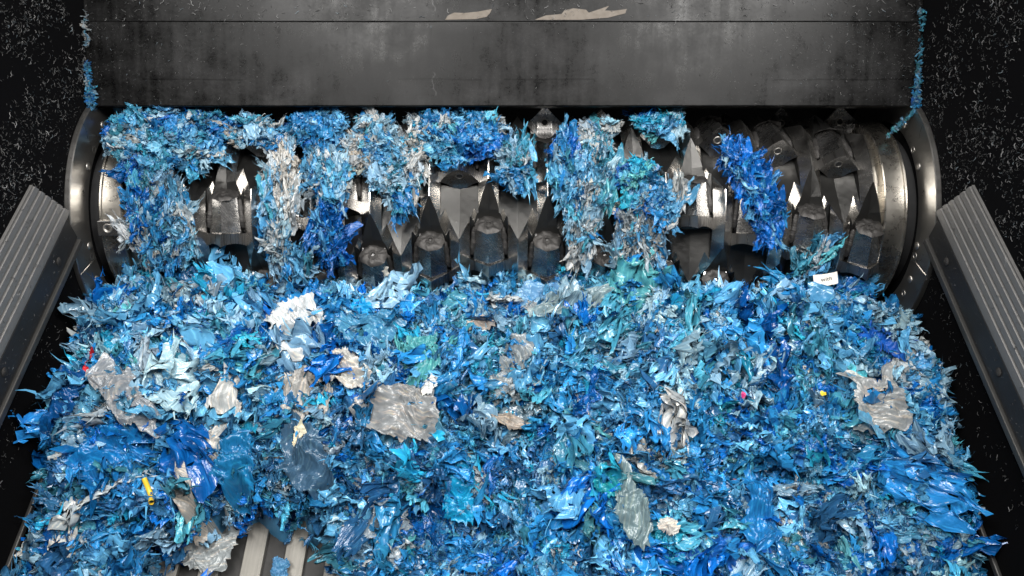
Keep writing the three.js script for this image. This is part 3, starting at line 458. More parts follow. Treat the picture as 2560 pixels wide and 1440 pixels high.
// ------------------------------------------------------------ clumps of film draped over the rotor
const plain = (g) => (g.index ? g.toNonIndexed() : g.clone());
function paint(g, c, jitter = 0.12, r = R0) { const n = g.attributes.position.count, a = new Float32Array(n * 3); for (let i = 0; i < n; i++) a.set(c, i * 3); g.setAttribute('color', new THREE.BufferAttribute(a, 3)); void jitter; void r; return g; }
function clumpMesh(name, blobs, label, dens = 1, lift = 0.004) {
  const parts = [], q = new THREE.Quaternion(), q2 = new THREE.Quaternion(), mt = new THREE.Matrix4();
  for (const [x, ph, rx, rp, pal, kind] of blobs) {
    const arc = D(rp) * 0.16, area = rx * arc * 3.14, N = Math.round(clamp(area / 0.00048 * 4.6 * dens, 8, 54));
    for (let k = 0; k < N; k++) {
      const a = R0() * 6.2832, rr = Math.sqrt(R0()), depth = Math.sqrt(Math.max(0, 1 - rr * rr)), thick = Math.min(rx, arc) * (kind === 'f' ? 0.62 : 0.32);
      const px = x + Math.cos(a) * rr * rx * 0.84, pp = ph + Math.sin(a) * rr * rp * 0.86, rho = 0.15 + lift + depth * thick * (0.35 + 0.75 * R0());
      const p = polar(pp, rho, px), nr = polar(pp, 1);
      q.setFromUnitVectors(V(0, 1, 0), nr);
      const hang = kind === 'h' ? Math.PI / 2 + gauss() * 0.35 : R0() * 6.2832;
      q2.setFromEuler(new THREE.Euler(gauss() * 0.28, hang, gauss() * (kind === 'h' ? 0.2 : 0.34), 'YXZ')); q.multiply(q2);
      const sh = R0() < 0.86 ? Math.floor(R0() * NC) : shapeOf(), s = ((kind === 'h' ? 0.034 : 0.028) + 0.024 * Math.pow(R0(), 2)) * (sh < NC ? 1 : 0.75);
      const g = plain(SHAPES[sh]); mt.compose(p, q, V(s * (kind === 'h' ? 1.4 : 1), s * 0.75, s * (kind === 'h' ? 0.75 : 1))); g.applyMatrix4(mt); parts.push(paint(g, tint(pick(MIX[pal]))));
    }
  }
  const m = mesh(name, mergeGeometries(parts), M.film); return tag(m, label, 'film clump', 'film clumps caught on the rotor');
}
const CL = [
  [[[-0.532, 96, 0.041, 20, 'm', 'f'], [-0.493, 105, 0.048, 22, 'm', 'f'], [-0.44, 94, 0.032, 15, 'm', 'f'], [-0.542, 83, 0.026, 13, 'l', 'f'], [-0.48, 80, 0.046, 12, 'm', 'f'], [-0.432, 75, 0.026, 9, 'm', 'f'], [-0.523, 69, 0.026, 5, 'd', 'f'], [-0.5, 57, 0.027, 8, 't', 'h'], [-0.497, 43, 0.031, 9, 'd', 'h'], [-0.489, 30, 0.034, 10, 'm', 'h'], [-0.466, 47, 0.01, 25, 'l', 'h'], [-0.455, 33, 0.017, 14, 'l', 'h'], [-0.515, 30, 0.02, 9, 'g', 'h']], 'largest blue film clump, draped over the rotor at its left end', 1],
  [[[-0.375, 92, 0.035, 11, 'm', 'f'], [-0.335, 89, 0.02, 9, 'l', 'f']], 'small blue film tuft on top of the rotor beside the largest clump', 1],
  [[[-0.289, 102, 0.027, 16, 'd', 'f'], [-0.262, 94, 0.029, 15, 'm', 'f'], [-0.261, 73, 0.016, 17, 'm', 'h'], [-0.236, 64, 0.025, 10, 'l', 'h'], [-0.285, 86, 0.017, 9, 'm', 'f']], 'blue film column hanging above the deep blue bag strip', 1],
  [[[-0.245, 33, 0.017, 18, 'D', 'h']], 'deep blue bag strip hanging down the rotor to the heap', 1.4],
  [[[-0.268, 113, 0.039, 12, 'w', 'f']], 'white crumpled film wedged under the deflector plate', 0.8],
  [[[-0.191, 92, 0.026, 19, 'l', 'f'], [-0.205, 78, 0.02, 13, 'w', 'f'], [-0.167, 74, 0.037, 14, 'l', 'f'], [-0.13, 76, 0.015, 15, 'w', 'h'], [-0.151, 62, 0.034, 8, 't', 'f'], [-0.14, 55, 0.025, 5, 'm', 'h']], 'pale blue and white film clump left of the middle clump', 1],
  [[[-0.105, 100, 0.03, 25, 'm', 'f'], [-0.066, 109, 0.041, 20, 'l', 'f'], [-0.031, 95, 0.026, 15, 'l', 'f'], [-0.088, 86, 0.028, 12, 'm', 'f'], [-0.045, 84, 0.032, 10, 'd', 'f'], [-0.067, 76, 0.022, 6, 'm', 'f']], 'rounded light blue film clump on top of the rotor middle', 1],
  [[[0.004, 78, 0.017, 8, 'l', 'f'], [0.026, 73, 0.015, 11, 't', 'h'], [0.013, 63, 0.018, 5, 'm', 'f']], 'small film tuft with a red speck just right of the middle clump', 1],
  [[[0.09, 78, 0.017, 13, 'd', 'h'], [0.097, 62, 0.023, 11, 'm', 'h'], [0.103, 49, 0.02, 7, 'l', 'h'], [0.133, 80, 0.017, 11, 't', 'h'], [0.137, 66, 0.015, 14, 't', 'h'], [0.111, 41, 0.014, 6, 'l', 'h']], 'forked clump of deep blue and teal film hanging between knives', 1],
  [[[0.23, 99, 0.039, 12, 'c', 'f']], 'bright cyan film clump high under the plate, right of the middle', 1],
  [[[0.188, 64, 0.027, 9, 'c', 'f'], [0.204, 51, 0.032, 10, 'm', 'f'], [0.193, 43, 0.031, 4, 'd', 'f'], [0.235, 49, 0.017, 8, 'l', 'h']], 'cyan and blue film clump on a tooth above hanging clear film', 1],
  [[[0.194, 33, 0.036, 13, 'g', 'h'], [0.21, 24, 0.024, 9, 'l', 'h'], [0.173, 20, 0.022, 9, 'l', 'h']], 'clear and pale blue film hanging below the cyan clump', 0.7],
  [[[0.33, 79, 0.013, 6, 'd', 'h'], [0.344, 67, 0.019, 9, 'D', 'h'], [0.359, 54, 0.024, 9, 'D', 'h'], [0.372, 41, 0.024, 7, 'D', 'h']], 'twisted royal blue bag strip slanting down right of the clear hanging film', 1.3],
  [[[0.443, 18, 0.025, 9, 't', 'h']], 'grey teal film wisp on a knife near the right end', 0.6],
  [[[-0.303, 57, 0.012, 16, 'w', 'h'], [-0.331, 55, 0.007, 17, 'l', 'h'], [-0.317, 73, 0.023, 4, 'w', 'h']], 'white and clear strands looped over a tooth left of the blue column', 0.5],
  [[[0.12, 32, 0.023, 10, 'g', 'h']], 'clear grey wisps hanging below the forked clump', 0.5],
  [[[0.147, 99, 0.024, 9, 'g', 'f']], 'clear grey film tuft left of the bright cyan clump', 0.6],
  [[[-0.323, 29, 0.026, 10, 'l', 'h'], [-0.293, 20, 0.023, 7, 'l', 'h']], 'light blue shreds climbing the rotor left of the deep blue strip', 0.7],
];
for (const [b, label, dens] of CL) clumpMesh('film_clump', b, label, dens);


// ------------------------------------------------------------ single scraps that stand out
// outline: [degrees, radius in mm] round the scrap, 0 towards +x, 90 towards the rotor
function scrapGeo(outline, seed, { rag = 0.09, crush = 0.007, fq = 34, pleat = 0, pdir = 0, waves = 9, yaw = 0 } = {}) {
  const r = rng(seed * 31 + 5), A = 84, N = 24, pts = [], idx = [], uv = [];
  const o = [...outline].sort((a, b) => a[0] - b[0]); const rad = (deg) => { deg = (deg % 360 + 360) % 360; for (let i = 0; i < o.length; i++) { const a = o[i], b = i + 1 < o.length ? o[i + 1] : [o[0][0] + 360, o[0][1]]; const d = deg < o[0][0] ? deg + 360 : deg; if (d >= a[0] && d <= b[0]) return lerp(a[1], b[1], (d - a[0]) / (b[0] - a[0])) / 1000; } return o[0][1] / 1000; };
  const nz = []; for (let i = 0; i < A; i++) nz.push(1 + (r() - 0.5) * rag * 2 * (r() < 0.25 ? 1.8 : 1));
  const sd = r() * 90, c = Math.cos(D(pdir)), s = Math.sin(D(pdir));
  const fold = (x, z) => { const al = x * c + z * s, ac = -x * s + z * c; return 1.45 * crush * (n2(x * fq * 0.7 + sd, z * fq * 0.7) * 0.9 + 1.0 * (1 - 2.2 * Math.abs(n2(x * fq * 0.9 + sd, z * fq * 0.9 + 4))) + 0.5 * (1 - 2 * Math.abs(n2(x * fq * 2.1 + sd, z * fq * 2.1 + 9))) + 0.2 * (1 - 2 * Math.abs(n2(x * fq * 5 + sd, z * fq * 5 + 2)))) + 1.5 * pleat * Math.asin(Math.sin(ac * waves * 100 + 2 * n2(al * 30 + sd, 3))) * 0.637; };
  const L = 2 * Math.max(...o.map((q) => q[1])) / 1000, rid = (x, y) => 1 - 2 * Math.abs(n2(x, y)), big = crush / 0.008 * (L > 0.3 ? 0 : 1);
  for (let j = 0; j <= N; j++) for (let i = 0; i < A; i++) {
    const t = j / N, a = i / A * 360, k = rad(a) * t * (1 + (nz[i] - 1) * t * t), th = D(a + yaw), x = k * Math.cos(th), z = -k * Math.sin(th), u = (x * c + z * s) / L * 1.9 + sd, v = (-x * s + z * c) / L * 1.9;
    const y = big ? L * Math.min(1.3, big) * (0.055 * rid(u, v) + 0.06 * n2(u * 0.8, v * 0.8 + 5) + 0.035 * rid(u * 1.1 + 3, v * 2.6) + 0.028 * rid(u * 2.4, v * 6) + 0.014 * rid(u * 5, v * 13) + 0.012 * rid(u * 8, v * 8) + 0.036 * Math.asin(Math.sin(v * 10 + 2.5 * n2(u * 0.9, 2))) * 0.637) : fold(x, z);
    const wx = big ? L * 0.07 * n2(u + 20, v) : 0, wz = big ? L * 0.06 * n2(u + 40, v) : 0; pts.push([x + wx, z + wz, y]); uv.push((x * c + z * s) * 7 + sd, (-x * s + z * c) * 7);
  }
  for (let j = 0; j < N; j++) for (let i = 0; i < A; i++) { const a = j * A + i, b = j * A + (i + 1) % A; if (j) idx.push(a, a + A, b); idx.push(b, a + A, b + A); }
  return { pts, idx, uv };
}
function finish({ pos, idx, uv }, color, pivot) {
  const g = new THREE.BufferGeometry(); g.setAttribute('position', new THREE.Float32BufferAttribute(pos.flatMap((p) => [p.x - pivot.x, p.y - pivot.y, p.z - pivot.z]), 3)); g.setAttribute('uv', new THREE.Float32BufferAttribute(uv, 2)); g.setIndex(idx); g.computeVertexNormals(); return paint(g, color);
}
const named = [];
function scrap(name, label, category, x, z, outline, color, { mat = M.solidFilm, lift = 0.006, grp, tilt = 0, roll = 0, follow = 0.6, base, seed, ...o } = {}) {
  named.push([x, z]);
  const { pts, idx, uv } = scrapGeo(outline, seed ?? Math.round((x + 1) * 977 + z * 3571), o), h0 = base ?? heapTop(x, z);
  lift += base === undefined && !grp ? 0.01 : 0; const pivot = V(x, h0 + lift, z), pos = pts.map(([dx, dz, f]) => V(x + dx, Math.max(FLOOR + 0.003, (base !== undefined ? base : lerp(h0, heapTop(x + dx, z + dz), follow)) + lift + f - dz * tilt + dx * roll), z + dz));
  const m = mesh(name, finish({ pos, idx, uv }, Array.isArray(color) ? color : PAL[color], pivot), mat); m.position.copy(pivot); return tag(m, label, category, grp);
}
function oval(w, h, n = 12, k = 0.2, seed = 1) { const r = rng(seed * 17 + 3), a = []; for (let i = 0; i < n; i++) { const t = i / n * 6.28318; a.push([i / n * 360, (w * h / 4) / Math.hypot(h / 2 * Math.cos(t), w / 2 * Math.sin(t)) * (1 + (r() - 0.5) * 2 * k)]); } return a; }
const S = 'film scrap';
scrap('film_scrap', 'large crumpled white film scrap lying above the tan folded lumps', S, -0.27, 0.278, [[0, 22], [25, 34], [50, 42], [75, 46], [110, 40], [150, 36], [180, 44], [215, 30], [260, 46], [285, 52], [320, 26]], [0.68, 0.67, 0.65], { rag: 0.07, crush: 0.009, fq: 30, lift: 0.024, pleat: 0.003, pdir: 30, waves: 4, tilt: 0.15 });
scrap('film_scrap', 'cream and tan folded film lump below the large white scrap', S, -0.2, 0.345, [[0, 32], [60, 20], [110, 24], [180, 30], [200, 44], [215, 20], [270, 20], [330, 27]], [0.66, 0.60, 0.53], { crush: 0.011, fq: 45, lift: 0.018 });
scrap('film_scrap', 'grey tan pleated film scrap left of the cream lump', S, -0.262, 0.366, [[0, 22], [60, 34], [120, 30], [180, 20], [240, 40], [280, 46], [320, 28]], [0.42, 0.38, 0.34], { crush: 0.006, pleat: 0.006, pdir: 100, waves: 3.5, lift: 0.014, tilt: 0.2 });
scrap('film_scrap', 'small tan pleated tail under the cream lump', S, -0.226, 0.378, oval(18, 52, 9, 0.2, 3), [0.46, 0.41, 0.36], { pleat: 0.004, pdir: 90, waves: 4, lift: 0.01 });
scrap('film_scrap', 'broad grey fan of clear wrinkled film in the middle of the heap', S, -0.118, 0.399, [[0, 44], [35, 46], [70, 38], [110, 34], [150, 40], [178, 72], [195, 70], [230, 38], [270, 28], [320, 44], [345, 50]], [0.50, 0.48, 0.46], { crush: 0.006, fq: 60, pleat: 0.004, pdir: 200, waves: 5, lift: 0.018, mat: M.clearFilm, tilt: 0.15, rag: 0.1 });
scrap('film_scrap', 'bright white knobbly scrap at the corner of the grey fan', S, -0.091, 0.376, oval(17, 34, 9, 0.3, 5), [0.75, 0.73, 0.69], { crush: 0.007, fq: 70, lift: 0.024 });
scrap('film_scrap', 'thin brown folded film edge right of the grey fan', S, 0.005, 0.408, oval(58, 16, 12, 0.25, 7), [0.36, 0.3, 0.25], { pleat: 0.004, pdir: 5, waves: 5, lift: 0.014 });
scrap('film_scrap', 'pale clear leaf of film standing over the dark hollow at centre', S, 0.012, 0.338, [[0, 16], [45, 34], [70, 42], [110, 26], [180, 14], [225, 40], [245, 52], [280, 22]], [0.44, 0.47, 0.48], { pleat: 0.005, pdir: 235, waves: 3, lift: 0.018, mat: M.clearFilm, tilt: 0.2 });
scrap('film_scrap', 'grey torn film with two horns on the right of the heap', S, 0.465, 0.392, [[0, 26], [40, 30], [62, 52], [75, 24], [95, 22], [118, 54], [135, 56], [150, 26], [180, 24], [225, 44], [270, 36], [315, 46]], [0.55, 0.53, 0.5], { pleat: 0.004, pdir: 15, waves: 4, crush: 0.004, lift: 0.02, mat: M.clearFilm, rag: 0.06, tilt: 0.25 });
scrap('film_scrap', 'tall white and tan torn scrap hanging over a hollow at left', S, -0.352, 0.398, [[0, 14], [60, 26], [80, 60], [100, 62], [125, 24], [180, 14], [240, 20], [262, 66], [280, 60], [310, 20]], [0.56, 0.53, 0.49], { pleat: 0.005, pdir: 90, waves: 3.5, crush: 0.007, lift: 0.018, tilt: 0.2 });
scrap('film_scrap', 'clear grey film bent in an arch left of the tall white scrap', S, -0.468, 0.392, [[0, 20], [40, 22], [100, 46], [135, 62], [160, 30], [200, 16], [260, 18], [300, 44], [320, 60], [340, 40]], [0.5, 0.5, 0.51], { pleat: 0.006, pdir: 130, waves: 3.5, lift: 0.024, mat: M.clearFilm });
scrap('film_scrap', 'bright blue knotted bag piece at lower left of the heap', S, -0.48, 0.445, [[0, 46], [40, 36], [70, 48], [100, 30], [140, 40], [180, 48], [225, 40], [270, 58], [290, 30], [330, 50]], [0.012, 0.22, 0.56], { crush: 0.016, fq: 26, pleat: 0.003, waves: 5, lift: 0.018, rag: 0.3, mat: M.film });
scrap('film_scrap', 'dark translucent blue pouch above the bare slide bars', S, -0.322, 0.462, [[0, 24], [50, 34], [80, 42], [110, 36], [140, 24], [180, 24], [230, 36], [270, 40], [310, 36]], [0.015, 0.21, 0.45], { crush: 0.013, fq: 30, lift: 0.02, mat: M.film, rag: 0.08 });
scrap('film_scrap', 'dark slate folded film right of the blue pouch', S, -0.243, 0.452, [[0, 28], [60, 40], [110, 48], [180, 26], [240, 30], [300, 52], [320, 58]], [0.07, 0.15, 0.24], { crush: 0.007, pleat: 0.008, pdir: 120, waves: 2, lift: 0.018, mat: M.film, rag: 0.06 });
scrap('film_scrap', 'flat beige strip standing left of the clear sheet at the bottom', S, -0.378, 0.498, [[0, 11], [60, 16], [78, 32], [105, 34], [125, 16], [180, 11], [240, 18], [262, 34], [285, 36], [305, 18]], [0.46, 0.41, 0.36], { crush: 0.004, lift: 0.02, rag: 0.05, tilt: 0.4, yaw: 12 });
scrap('film_scrap', 'wide clear sheet with streaks draped above the slide bars', S, -0.372, 0.522, [[0, 36], [35, 40], [90, 22], [150, 52], [180, 56], [215, 34], [270, 30], [320, 44]], [0.55, 0.55, 0.53], { pleat: 0.004, pdir: 170, waves: 4, crush: 0.007, lift: 0.022, mat: M.clearFilm });
scrap('film_scrap', 'white frayed scrap in the bottom left corner of the heap', S, -0.517, 0.552, oval(34, 54, 16, 0.4, 11), [0.62, 0.58, 0.52], { crush: 0.008, fq: 60, lift: 0.014, rag: 0.4 });
scrap('film_scrap', 'small blue folded scrap alone on the slide bars', S, -0.2755, 0.551, oval(22, 36, 9, 0.25, 13), [0.06, 0.2, 0.36], { base: -0.088, crush: 0.007, fq: 60, lift: 0.009 });
scrap('film_scrap', 'cream yellow scrap above the dark slate fold', S, -0.249, 0.432, oval(16, 40, 8, 0.25, 15), [0.62, 0.53, 0.36], { crush: 0.004, fq: 60, lift: 0.018, tilt: 0.3 });
scrap('film_scrap', 'bright cyan triangular scrap at bottom centre of the heap', S, -0.052, 0.492, [[0, 16], [90, 40], [110, 26], [180, 12], [230, 30], [300, 34]], [0.01, 0.34, 0.62], { crush: 0.007, fq: 40, lift: 0.016, mat: M.film });
scrap('film_scrap', 'bright cyan scrap right above the large white scrap', S, -0.196, 0.234, oval(34, 26, 9, 0.25, 17), [0.01, 0.36, 0.72], { crush: 0.006, fq: 50, lift: 0.014, tilt: 0.3 });
scrap('film_scrap', 'turquoise scrap beside the long pleated grey leaf', S, 0.126, 0.484, oval(28, 40, 10, 0.25, 19), [0.02, 0.38, 0.46], { crush: 0.008, fq: 40, lift: 0.016, mat: M.film });
scrap('film_scrap', 'long pleated grey teal leaf of film at bottom right of centre', S, 0.152, 0.508, [[0, 14], [60, 22], [95, 52], [115, 56], [140, 22], [180, 14], [250, 24], [282, 60], [300, 50]], [0.22, 0.3, 0.31], { pleat: 0.006, pdir: 105, waves: 3.5, crush: 0.004, lift: 0.02, mat: M.film });
scrap('film_scrap', 'deep blue frayed tuft near the right end of the heap', S, 0.503, 0.29, oval(50, 46, 18, 0.45, 21), [0.008, 0.12, 0.52], { crush: 0.012, fq: 50, lift: 0.014, rag: 0.4 });
scrap('film_scrap', 'deep blue bag piece bulging against the left wall', S, -0.55, 0.392, [[0, 34], [60, 40], [110, 44], [160, 34], [180, 36], [200, 38], [240, 44], [300, 36]], [0.006, 0.10, 0.32], { crush: 0.012, fq: 30, lift: 0.018, mat: M.film, rag: 0.1, roll: 0.2 });
scrap('film_scrap', 'aqua blob of film above the horned grey scrap', S, 0.456, 0.345, oval(26, 30, 9, 0.25, 23), [0.10, 0.5, 0.58], { crush: 0.01, fq: 50, lift: 0.016 });
scrap('film_scrap', 'cream scrap under a blue flap near the bottom right', S, 0.197, 0.533, oval(28, 20, 8, 0.2, 25), [0.62, 0.55, 0.48], { crush: 0.006, fq: 50, lift: 0.016 });
scrap('film_scrap', 'wide light blue film fold right of the large white scrap', S, -0.182, 0.268, [[0, 52], [30, 46], [70, 24], [140, 36], [180, 42], [230, 40], [262, 54], [300, 34]], [0.09, 0.33, 0.54], { pleat: 0.007, pdir: 20, waves: 2.2, crush: 0.006, lift: 0.016, mat: M.film, rag: 0.08 });
scrap('film_scrap', 'tall royal blue torn sheet at the bottom right', S, 0.31, 0.518, [[0, 18], [60, 30], [82, 66], [100, 50], [140, 22], [180, 20], [230, 40], [262, 52], [300, 30]], [0.02, 0.24, 0.58], { pleat: 0.006, pdir: 90, waves: 3, crush: 0.007, lift: 0.018, mat: M.film });
scrap('film_scrap', 'deep blue heap of film at the bottom edge right of centre', S, 0.25, 0.556, oval(82, 46, 16, 0.3, 27), [0.008, 0.13, 0.48], { crush: 0.012, fq: 34, lift: 0.012, rag: 0.3 });
scrap('film_scrap', 'long pale clear fan sweeping up to the right near the rotor', S, 0.085, 0.228, [[0, 40], [25, 82], [40, 60], [90, 22], [180, 24], [210, 60], [225, 44], [280, 18]], [0.36, 0.47, 0.49], { pleat: 0.005, pdir: -28, waves: 3.5, crush: 0.006, lift: 0.016, mat: M.clearFilm });
scrap('film_scrap', 'aqua green gathered film in the middle of the heap', S, -0.105, 0.325, [[0, 24], [60, 32], [100, 36], [160, 26], [220, 24], [270, 52], [300, 34]], [0.10, 0.42, 0.44], { pleat: 0.007, pdir: 90, waves: 2.5, crush: 0.008, lift: 0.014, mat: M.film });
scrap('film_scrap', 'royal blue scrap between the cream lump and the grey fan', S, -0.178, 0.385, oval(46, 38, 12, 0.35, 29), [0.008, 0.15, 0.55], { crush: 0.012, fq: 44, lift: 0.008, rag: 0.3 });
scrap('film_scrap', 'pinkish beige torn strip left of the long pale fan', S, -0.03, 0.262, oval(56, 18, 14, 0.35, 31), [0.58, 0.46, 0.38], { crush: 0.005, fq: 60, lift: 0.016, yaw: 20 });
scrap('film_scrap', 'smooth light blue crown of film where the heap meets the rotor', S, 0.058, 0.195, oval(96, 46, 14, 0.2, 33), [0.2, 0.42, 0.66], { crush: 0.008, fq: 34, lift: 0.012, mat: M.film });
scrap('film_scrap', 'deep blue flap of film against the right seal ring', S, 0.515, 0.178, [[0, 56], [15, 52], [90, 18], [170, 40], [180, 44], [250, 18]], [0.01, 0.15, 0.45], { crush: 0.007, pleat: 0.003, pdir: 0, waves: 4, lift: 0.024, mat: M.film });
// little coloured bits
scrap('red_bit', 'larger red plastic bit in the blue film at upper left', 'plastic bit', -0.537, 0.318, oval(9, 26, 8, 0.3, 41), [0.5, 0.01, 0.02], { crush: 0.004, fq: 90, lift: 0.02 });
scrap('red_bit', 'smaller bright red plastic bit below the larger red one', 'plastic bit', -0.531, 0.35, oval(9, 17, 8, 0.3, 43), [0.62, 0.012, 0.02], { crush: 0.003, fq: 90, lift: 0.022 });
scrap('pink_bit', 'tiny magenta plastic bit right of centre', 'plastic bit', 0.304, 0.378, oval(6, 7, 7, 0.2, 45), [0.6, 0.02, 0.16], { crush: 0.002, fq: 120, lift: 0.018 });
scrap('yellow_bit', 'tiny yellow plastic bit left of the horned grey scrap', 'plastic bit', 0.406, 0.374, oval(7, 8, 7, 0.2, 47), [0.72, 0.55, 0.03], { crush: 0.002, fq: 120, lift: 0.02 });
scrap('orange_bit', 'tiny coral plastic bit low on the right half of the heap', 'plastic bit', 0.286, 0.474, oval(8, 7, 7, 0.2, 49), [0.66, 0.13, 0.07], { crush: 0.002, fq: 120, lift: 0.018 });
{
  const straw = (name, label, pts, rad, color) => { const cv = new THREE.CatmullRomCurve3(pts), g = new THREE.TubeGeometry(cv, 14, rad, 8, false); const c = pts[1].clone(); g.translate(-c.x, -c.y, -c.z); const m = mesh(name, g, new THREE.MeshStandardMaterial({ color: new THREE.Color().setRGB(...color), roughness: 0.4, side: THREE.DoubleSide })); m.position.copy(c); tag(m, label, 'plastic bit'); };
  const hy = (x, z, l) => V(x, Math.max(FLOOR + 0.006, heapTop(x, z)) + l, z);
  straw('yellow_straw', 'thin yellow straw piece at lower left of the heap', [hy(-0.428, 0.482, 0.034), hy(-0.42, 0.497, 0.033), hy(-0.411, 0.513, 0.03)], 0.0032, [0.62, 0.42, 0.03]);
  straw('blue_stick', 'small royal blue stick on the slide bars at the bottom edge', [V(-0.381, -0.078, 0.572), V(-0.372, -0.077, 0.564), V(-0.36, -0.074, 0.55)], 0.0045, [0.01, 0.13, 0.55]);
  // white twisted strip hanging from a tooth to the heap
  const cv = new THREE.CatmullRomCurve3([V(-0.166, 0.055, 0.164), V(-0.168, 0.042, 0.172), V(-0.163, 0.034, 0.182), V(-0.16, 0.028, 0.196), V(-0.147, 0.034, 0.208), V(-0.137, 0.032, 0.214)]);
  const pos = [], idx = [], uv = []; for (let i = 0; i <= 36; i++) { const p = cv.getPointAt(i / 36), tw = i * 0.16 + n2(i * 0.2, 3), w = 0.005 + 0.004 * n2(i * 0.25, 8) + (i > 26 ? 0.004 : 0); for (let j = 0; j <= 4; j++) { const v = (j - 2) / 2 * w; pos.push(V(p.x + Math.cos(tw) * v, p.y + 0.0018 * n2(i * 0.6, j) + 0.5 * Math.sin(tw) * v, p.z + Math.sin(tw) * v)); uv.push(i * 0.03, j * 0.1); } }
  for (let i = 0; i < 36; i++) for (let j = 0; j < 4; j++) { const a = i * 5 + j; idx.push(a, a + 5, a + 1, a + 1, a + 5, a + 6); }
  const pv = V(-0.16, 0.03, 0.19), m = mesh('film_strip', finish({ pos, idx, uv }, [0.66, 0.61, 0.53], pv), M.solidFilm); m.position.copy(pv); tag(m, 'cream twisted film strip hanging from a tooth down to the heap', 'film strip');
}
{ // printed paper scraps
  const cv = document.createElement('canvas'); cv.width = 256; cv.height = 128; const c = cv.getContext('2d'); c.fillStyle = '#e9e4da'; c.fillRect(0, 0, 256, 128); c.fillStyle = '#1c1c22'; c.font = 'bold 56px sans-serif'; c.textAlign = 'center'; c.fillText('with', 128, 78);
  const t = new THREE.CanvasTexture(cv); t.colorSpace = THREE.SRGBColorSpace;
  const g = new THREE.PlaneGeometry(0.034, 0.017, 10, 4), p = g.attributes.position; for (let i = 0; i < p.count; i++) p.setZ(i, -30 * p.getX(i) ** 2 * 0.5 + 0.001 * n2(p.getX(i) * 200, p.getY(i) * 200)); g.computeVertexNormals();
  const m = mesh('paper_scrap', g, new THREE.MeshStandardMaterial({ map: t, roughness: 0.7, side: THREE.DoubleSide })); m.position.set(0.455, 0.052, 0.186); m.rotation.set(-0.7, 0, 0.15); tag(m, 'white printed paper scrap poking out near the right end', 'paper scrap');
  scrap('paper_scrap', 'white crumpled paper scrap at the dark pocket before the rotor', 'paper scrap', 0.33, 0.172, oval(32, 16, 8, 0.25, 51), [0.66, 0.64, 0.6], { crush: 0.004, fq: 60, lift: 0.008, yaw: -25 });
}
// larger loose scraps, alike within each colour and part of the heap
{
  const KINDS = [['sky', 'light blue', 54], ['mid', 'mid blue', 40], ['deep', 'royal blue', 20], ['teal', 'grey teal', 26], ['clear', 'colourless', 14], ['pale', 'very pale blue', 36], ['white', 'opaque white', 9], ['tan', 'beige', 3]];
  const r = rng(991); let k = 0;
  const where = (x, z) => `${z < 0.27 ? 'close to the rotor' : z < 0.42 ? 'in the middle of the heap' : 'at the front of the heap'}, ${x < -0.38 ? 'near the left wall' : x < -0.12 ? 'left of centre' : x < 0.12 ? 'at centre' : x < 0.38 ? 'right of centre' : 'near the right wall'}`;
  for (const [c, word, n] of KINDS) for (let i = 0; i < n; i++) {
    const x = lerp(-0.55, 0.54, r()), z = lerp(0.215, 0.585, r()); if (heapTop(x, z) < -0.055 || named.some(([a, b]) => Math.hypot(a - x, b - z) < 0.05)) continue; const small = c === 'white' || c === 'tan', size = (small ? 0.024 : 0.036) + r() * (small ? 0.016 : 0.026);
    const g = plain(crumpleGeo(900 + ++k, { aspect: 0.5 + 0.4 * r(), gather: r() * 0.9, N: 32, threads: 8 })); g.scale(size, size * 0.5, size); g.rotateZ(gauss(r) * 0.2); g.rotateX(gauss(r) * 0.2); g.rotateY(r() * 6.28); g.applyQuaternion(new THREE.Quaternion().setFromUnitVectors(V(0, 1, 0), heapNormal(x, z)));
    const m = mesh('loose_scrap', paint(g, tint(c, r, 0.12)), c === 'clear' || c === 'pale' ? M.clearFilm : small ? M.solidFilm : M.film); m.position.set(x, heapTop(x, z) + 0.006, z); tag(m, `${word} crumpled film scrap ${where(x, z)}`, S, `${word} scraps on the heap`);
  }
}

// ------------------------------------------------------------ film packed in the corners of the deflector
for (const s of [-1, 1]) {
  const parts = [], r = rng(s + 77), mt = new THREE.Matrix4(), q = new THREE.Quaternion();
  for (let k = 0; k < 130; k++) {
    let d = Math.pow(r(), 1.3) * 0.135; if (s < 0 && d > 0.062 && d < 0.085) d -= 0.05; if (r() < 0.3) d *= 0.4; const size = 0.006 + 0.007 * r() + (d < 0.03 ? 0.003 : 0);
    q.setFromEuler(new THREE.Euler(r() * 6, r() * 6, r() * 6)); const g = plain(SHAPES[Math.floor(r() * SHAPES.length)]);
    mt.compose(V(s * (0.5975 - r() * 0.006 - (d < 0.03 ? r() * 0.004 : 0)), 0.189 + d * 0.7197 + 0.002 + r() * 0.004, -0.026 - d * 0.6943 + 0.003 + r() * 0.004), q, V(size, size * 0.6, size * 0.6)); g.applyMatrix4(mt); parts.push(paint(g, tint(pick(MIX[s < 0 ? (d > 0.08 ? 'g' : 'm') : (d > 0.045 ? 't' : 'm')], r), r)));
  }
  if (s > 0) for (let k = 0; k < 46; k++) { const u = r(), size = 0.006 + 0.006 * r(); q.setFromEuler(new THREE.Euler(r() * 6, r() * 6, r() * 6)); const g = plain(SHAPES[Math.floor(r() * SHAPES.length)]); mt.compose(V(0.592 - u * 0.03, 0.187 - u * 0.036, -0.018 + u * 0.012), q, V(size, size * 0.6, size * 0.6)); g.applyMatrix4(mt); parts.push(paint(g, tint(pick(MIX.t, r), r))); }
  tag(mesh('packed_film', mergeGeometries(parts), M.solidFilm), s < 0 ? 'blue film packed into the corner of the plate and left wall' : 'teal film packed into the corner of the plate and right wall', 'packed film');
}

